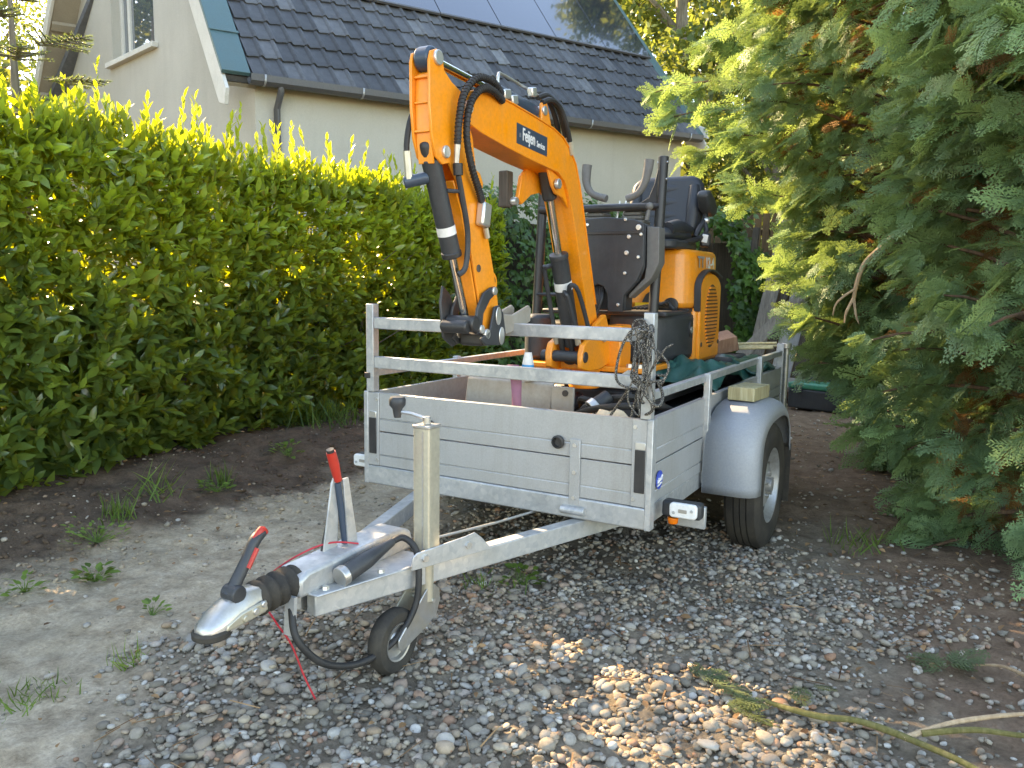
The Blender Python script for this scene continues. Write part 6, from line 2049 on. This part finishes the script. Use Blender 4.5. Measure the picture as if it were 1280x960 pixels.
def sbranch(z, a, L, tint):
    b = Vector((-3.30, .02, z)); d = Vector((math.cos(a), math.sin(a), .10))
    e = b + d*L + Vector((0, 0, -.05))
    twig(b + d*L*.3, e, .22, tint)
    for k in range(9):
        t = .35+.065*k
        p = b.lerp(e, t)
        for s_ in (-1, 1):
            q = Vector((math.cos(a+s_*R(52)), math.sin(a+s_*R(52)), rr.uniform(-.15, .2)))*L*(1.05-t)*.55
            twig(p, p+q, .20, tint+.1)
for z, a, L, t in ((2.52, R(8), .62, .55), (2.42, R(-25), .55, .5), (2.35, R(32), .55, .45), (2.05, R(12), .78, .5), (1.95, R(42), .72, .45), (2.10, R(-18), .75, .35), (1.75, R(-5), .85, .15), (1.6, R(25), .85, .1), (1.7, R(50), .8, .2), (1.4, R(5), .85, .05), (1.3, R(35), .8, .05), (2.66, R(-42), .40, .6), (2.78, R(-10), .30, .5), (1.85, R(-40), .8, .2), (1.5, R(-30), .85, .05)):
    sbranch(z, a, L, t)
mb.build('trunk', 'greybark', sprc)
P, A, N, S, T = (np.array([tuple(v) if hasattr(v, '__len__') else v for v in x], float) for x in (P, A, N, S, T))
V, F, TT = scatter(ND_V, ND_F, P, basis(A, N), S, T)
tag(link_obj('needles', np_mesh('needles', V, F, TT, False), 'spruce', sprc, (0, 0, 0)), kind='stuff')

# grass tufts and little weeds
def tuft(label, x, y, n, h, spread, wdt=.005, tint=.45, lean=.5, grp='grass tufts along the edge of the path'):
    P0 = np.stack([x + rng.normal(size=n)*spread, y + rng.normal(size=n)*spread], -1)
    z = gz(P0[:, 0], P0[:, 1])
    P = np.stack([P0[:, 0], P0[:, 1], z-.005], -1)
    d = np.stack([rng.normal(size=n)*lean, rng.normal(size=n)*lean, np.ones(n)], -1)
    BV = np.array([(-.5, 0, 0), (.5, 0, 0), (-.45, .5, .03), (.45, .5, .03), (0, 1, .25)], float)*np.array([wdt/h*1.2, 1, 1])
    BF = np.array([(0, 1, 3), (0, 3, 2), (2, 3, 4)])
    V, F, T = scatter(BV, BF, P, basis(unit(d), rng.normal(size=(n, 3))), h*rng.uniform(.5, 1.15, n), np.clip(tint+rng.normal(size=n)*.2, 0, 1))
    b = len(V)
    base_i = np.arange(n)*len(BV)
    V = np.concatenate([V, [[x, y, float(gz(x, y))-.012]]]); T = np.concatenate([T, [.2]])
    F = np.concatenate([F, np.stack([np.full(n, b), base_i, base_i+1], -1)])
    return tag(link_obj('grass_tuft', np_mesh('grass_tuft', V, F, T, False), 'grass'), label, 'grass', grp)
tuft('upright green grass tuft standing at the edge of the dark soil', -1.86, -.42, 60, .13, .035, .005, .35, .25)
tuft('long arching grass blades at the edge of the soil under the hedge', -2.02, -.10, 34, .20, .06, .006, .6, .6)
tuft('small upright grass tuft on the soil bank below the hedge', -1.98, .30, 40, .14, .03, .005, .3, .22)
tuft('wide dark green grass clump beside the trailer marker light', -2.55, 1.75, 190, .26, .16, .008, .2, .6)
tuft('thin grass tuft among the gravel under the drawbar', .03, -.08, 40, .09, .06, .005, .5, .6)
tuft('sparse grass tuft on the dirt between the wheel and the cypress', 1.27, 1.25, 60, .12, .06, .005, .45, .5)
tuft('pale dry grass tuft at the left edge of the gravel', -.60, -1.22, 30, .09, .025, .0035, .95, .8)
tuft('flat grass tuft at the bottom left corner of the path', -.66, -1.50, 90, .06, .06, .004, .45, .8)
def weed(label, x, y, n, leaf, spread, tint=.7):
    a = rng.random(n)*2*np.pi; r = spread*np.sqrt(rng.random(n))
    px, py = x+r*np.cos(a), y+r*np.sin(a)
    P = np.stack([px, py, gz(px, py)+.01+.05*rng.random(n)*spread/.08], -1)
    A = np.stack([np.cos(a), np.sin(a), .35+rng.normal(size=n)*.2], -1); N = np.stack([-.4*np.cos(a), -.4*np.sin(a), np.ones(n)], -1) + rng.normal(size=(n, 3))*.25
    V, F, T = scatter(LEAF_V*np.array([1.5, 1, 1]), LEAF_F, P, basis(A, N), leaf*rng.uniform(.6, 1.2, n), np.clip(tint+rng.normal(size=n)*.15, 0, 1))
    b = len(V)
    base_i = np.arange(n)*len(LEAF_V)
    c0_ = np.array([[x, y, float(gz(x, y))-.004], [x+.004, y+.003, float(gz(x, y))-.004]])
    V = np.concatenate([V, c0_]); T = np.concatenate([T, [.2, .2]])
    F = np.concatenate([F, np.stack([np.full(n, b), np.full(n, b+1), base_i], -1)])
    return tag(link_obj('weed', np_mesh('weed', V, F, T, True), 'grass'), label, 'weed', 'small weeds round the drive')
weed('pale green leafy weed in the dark soil below the hedge', -2.14, .96, 34, .05, .09, .85)
weed('low clover like weed between the soil and the path', -1.72, -.62, 60, .032, .12, .8)
weed('bushy weed at the foot of the soil bank', -1.90, .20, 46, .04, .08, .55)
weed('broad leafy weed on the left part of the path edge', -1.36, -.86, 36, .045, .06, .4)
weed('low weed close to the left picture edge on the path', -1.46, -1.08, 30, .035, .08, .6)
weed('tiny weed in the gravel below the coupling', -.52, -.93, 16, .025, .03, .6)
weed('green weed in the shade behind the jockey wheel', .12, .03, 34, .04, .08, .45)
weed('small weed at the edge of the gravel patch near the soil', -.85, -.97, 16, .03, .05, .45)
# fallen cypress sprays and twigs
def fallen(label, pts, n, size, tint):
    sp = Sprays()
    for k in range(n):
        x, y = pts[0] + random.gauss(0, pts[2]), pts[1] + random.gauss(0, pts[2])
        sp.add((x, y, float(gz(x, y))+.03), (random.gauss(.6, .6), random.gauss(0, .6), random.uniform(-.05, .15)), (random.gauss(0, .25), random.gauss(0, .25), 1), size*random.uniform(.7, 1.2), tint+random.gauss(0, .1))
    P, A, N, S, T = (np.array(x, float) for x in (sp.P, sp.A, sp.N, sp.S, sp.T))
    V, F, t = scatter(SPR[0][0], SPR[0][1], P, basis(A, N), S, T)
    return tag(link_obj('fallen_spray', np_mesh('fallen_spray', V, F, np.clip(t, 0, 1), False), 'cypress_cut'), label, 'twig', 'cut cypress sprays on the ground')
fallen('cut green cypress spray lying on the gravel, left of the others', (.98, -.36, .02), 3, .11, .45)
fallen('pale cut cypress spray lying in the sunlit gravel', (1.10, -.52, .03), 4, .12, .85)
fallen('dull cut cypress spray on the dirt near the right edge', (1.66, .05, .025), 4, .12, .3)
fallen('small cypress spray on the gravel beside the mossy branch', (1.28, -.30, .015), 2, .10, .5)
lb = thing('fallen_branch', (1.55, -.45, 0), 'mossy yellow green branch lying on the gravel at bottom right', 'branch')
def gl(x, y, h=.02): return (x, y, float(gz(x, y))+h)
MB().tube([gl(1.20, -.44, .035), gl(1.28, -.47, .04), gl(1.36, -.475, .045), gl(1.44, -.46, .05), gl(1.52, -.46, .045), gl(1.60, -.485, .04), gl(1.70, -.53, .03), gl(1.80, -.60, .03)], [.006, .008, .0095, .0085, .010, .0085, .008, .007], 10, smooth=4).build('main_limb', 'moss', lb)
MB().tube([gl(1.56, -.475, .045), gl(1.66, -.40, .07), gl(1.78, -.33, .08), gl(1.92, -.27, .09)], [.008, .007, .006, .004], 8, smooth=4).build('side_twig', 'palebark', lb)
MB().tube([gl(1.60, -.45, .05), gl(1.72, -.40, .06), gl(1.84, -.36, .05), gl(1.98, -.33, .05)], [.009, .008, .007, .005], 8, smooth=4).build('side_twig', 'moss', lb)
lb2 = thing('bare_twig', (1.78, .08, 0), 'thin bare twig with a withered tip at the right picture edge', 'branch')
MB().tube([gl(1.72, .10, .03), gl(1.80, .06, .06), gl(1.88, -.02, .06), gl(2.0, -.08, .05)], [.003, .005, .007, .009], 8, smooth=4).build('twig', 'palebark', lb2)
# dry leaves and needles
n = 1900
x = rng.uniform(-2.8, 2.2, n); y = rng.uniform(-1.9, 5.5, n)
k = rng.random(n) < np.where(x > .3, .8, np.where(x < -1.5, .5, .35))*np.where(y > 1.2, np.where(x > .2, 1, .1), 1)
x, y = x[k], y[k]; n = len(x)
V, F, T = scatter(LEAF_V*np.array([1.3, 1, 1.5]), LEAF_F, np.stack([x, y, gz(x, y)+.012+.012*rng.random(n)*(y < .8)], -1), rot_rand(n, .35), rng.uniform(.015, .045, n), rng.random(n))
tag(link_obj('leaf_litter', np_mesh('leaf_litter', V, F, T, False), 'litter'), 'scattered dry brown leaves and bits on the drive', None, None, 'stuff')
n = 700
x = rng.uniform(-.3, 2.1, n); y = rng.uniform(-1.6, 4.5, n)
NV = np.array([(-.02, -.5, 0), (.02, -.5, 0), (.02, .5, .05), (-.02, .5, .05)], float)
V, F, T = scatter(NV, np.array([(0, 1, 2, 3)]), np.stack([x, y, gz(x, y)+.015+.012*rng.random(n)*(y < .8)], -1), rot_rand(n, .25), rng.uniform(.03, .13, n), rng.random(n))
tag(link_obj('twig_litter', np_mesh('twig_litter', V, F, T, False), 'litter'), 'scattered thin twigs and straw on the drive', None, None, 'stuff')
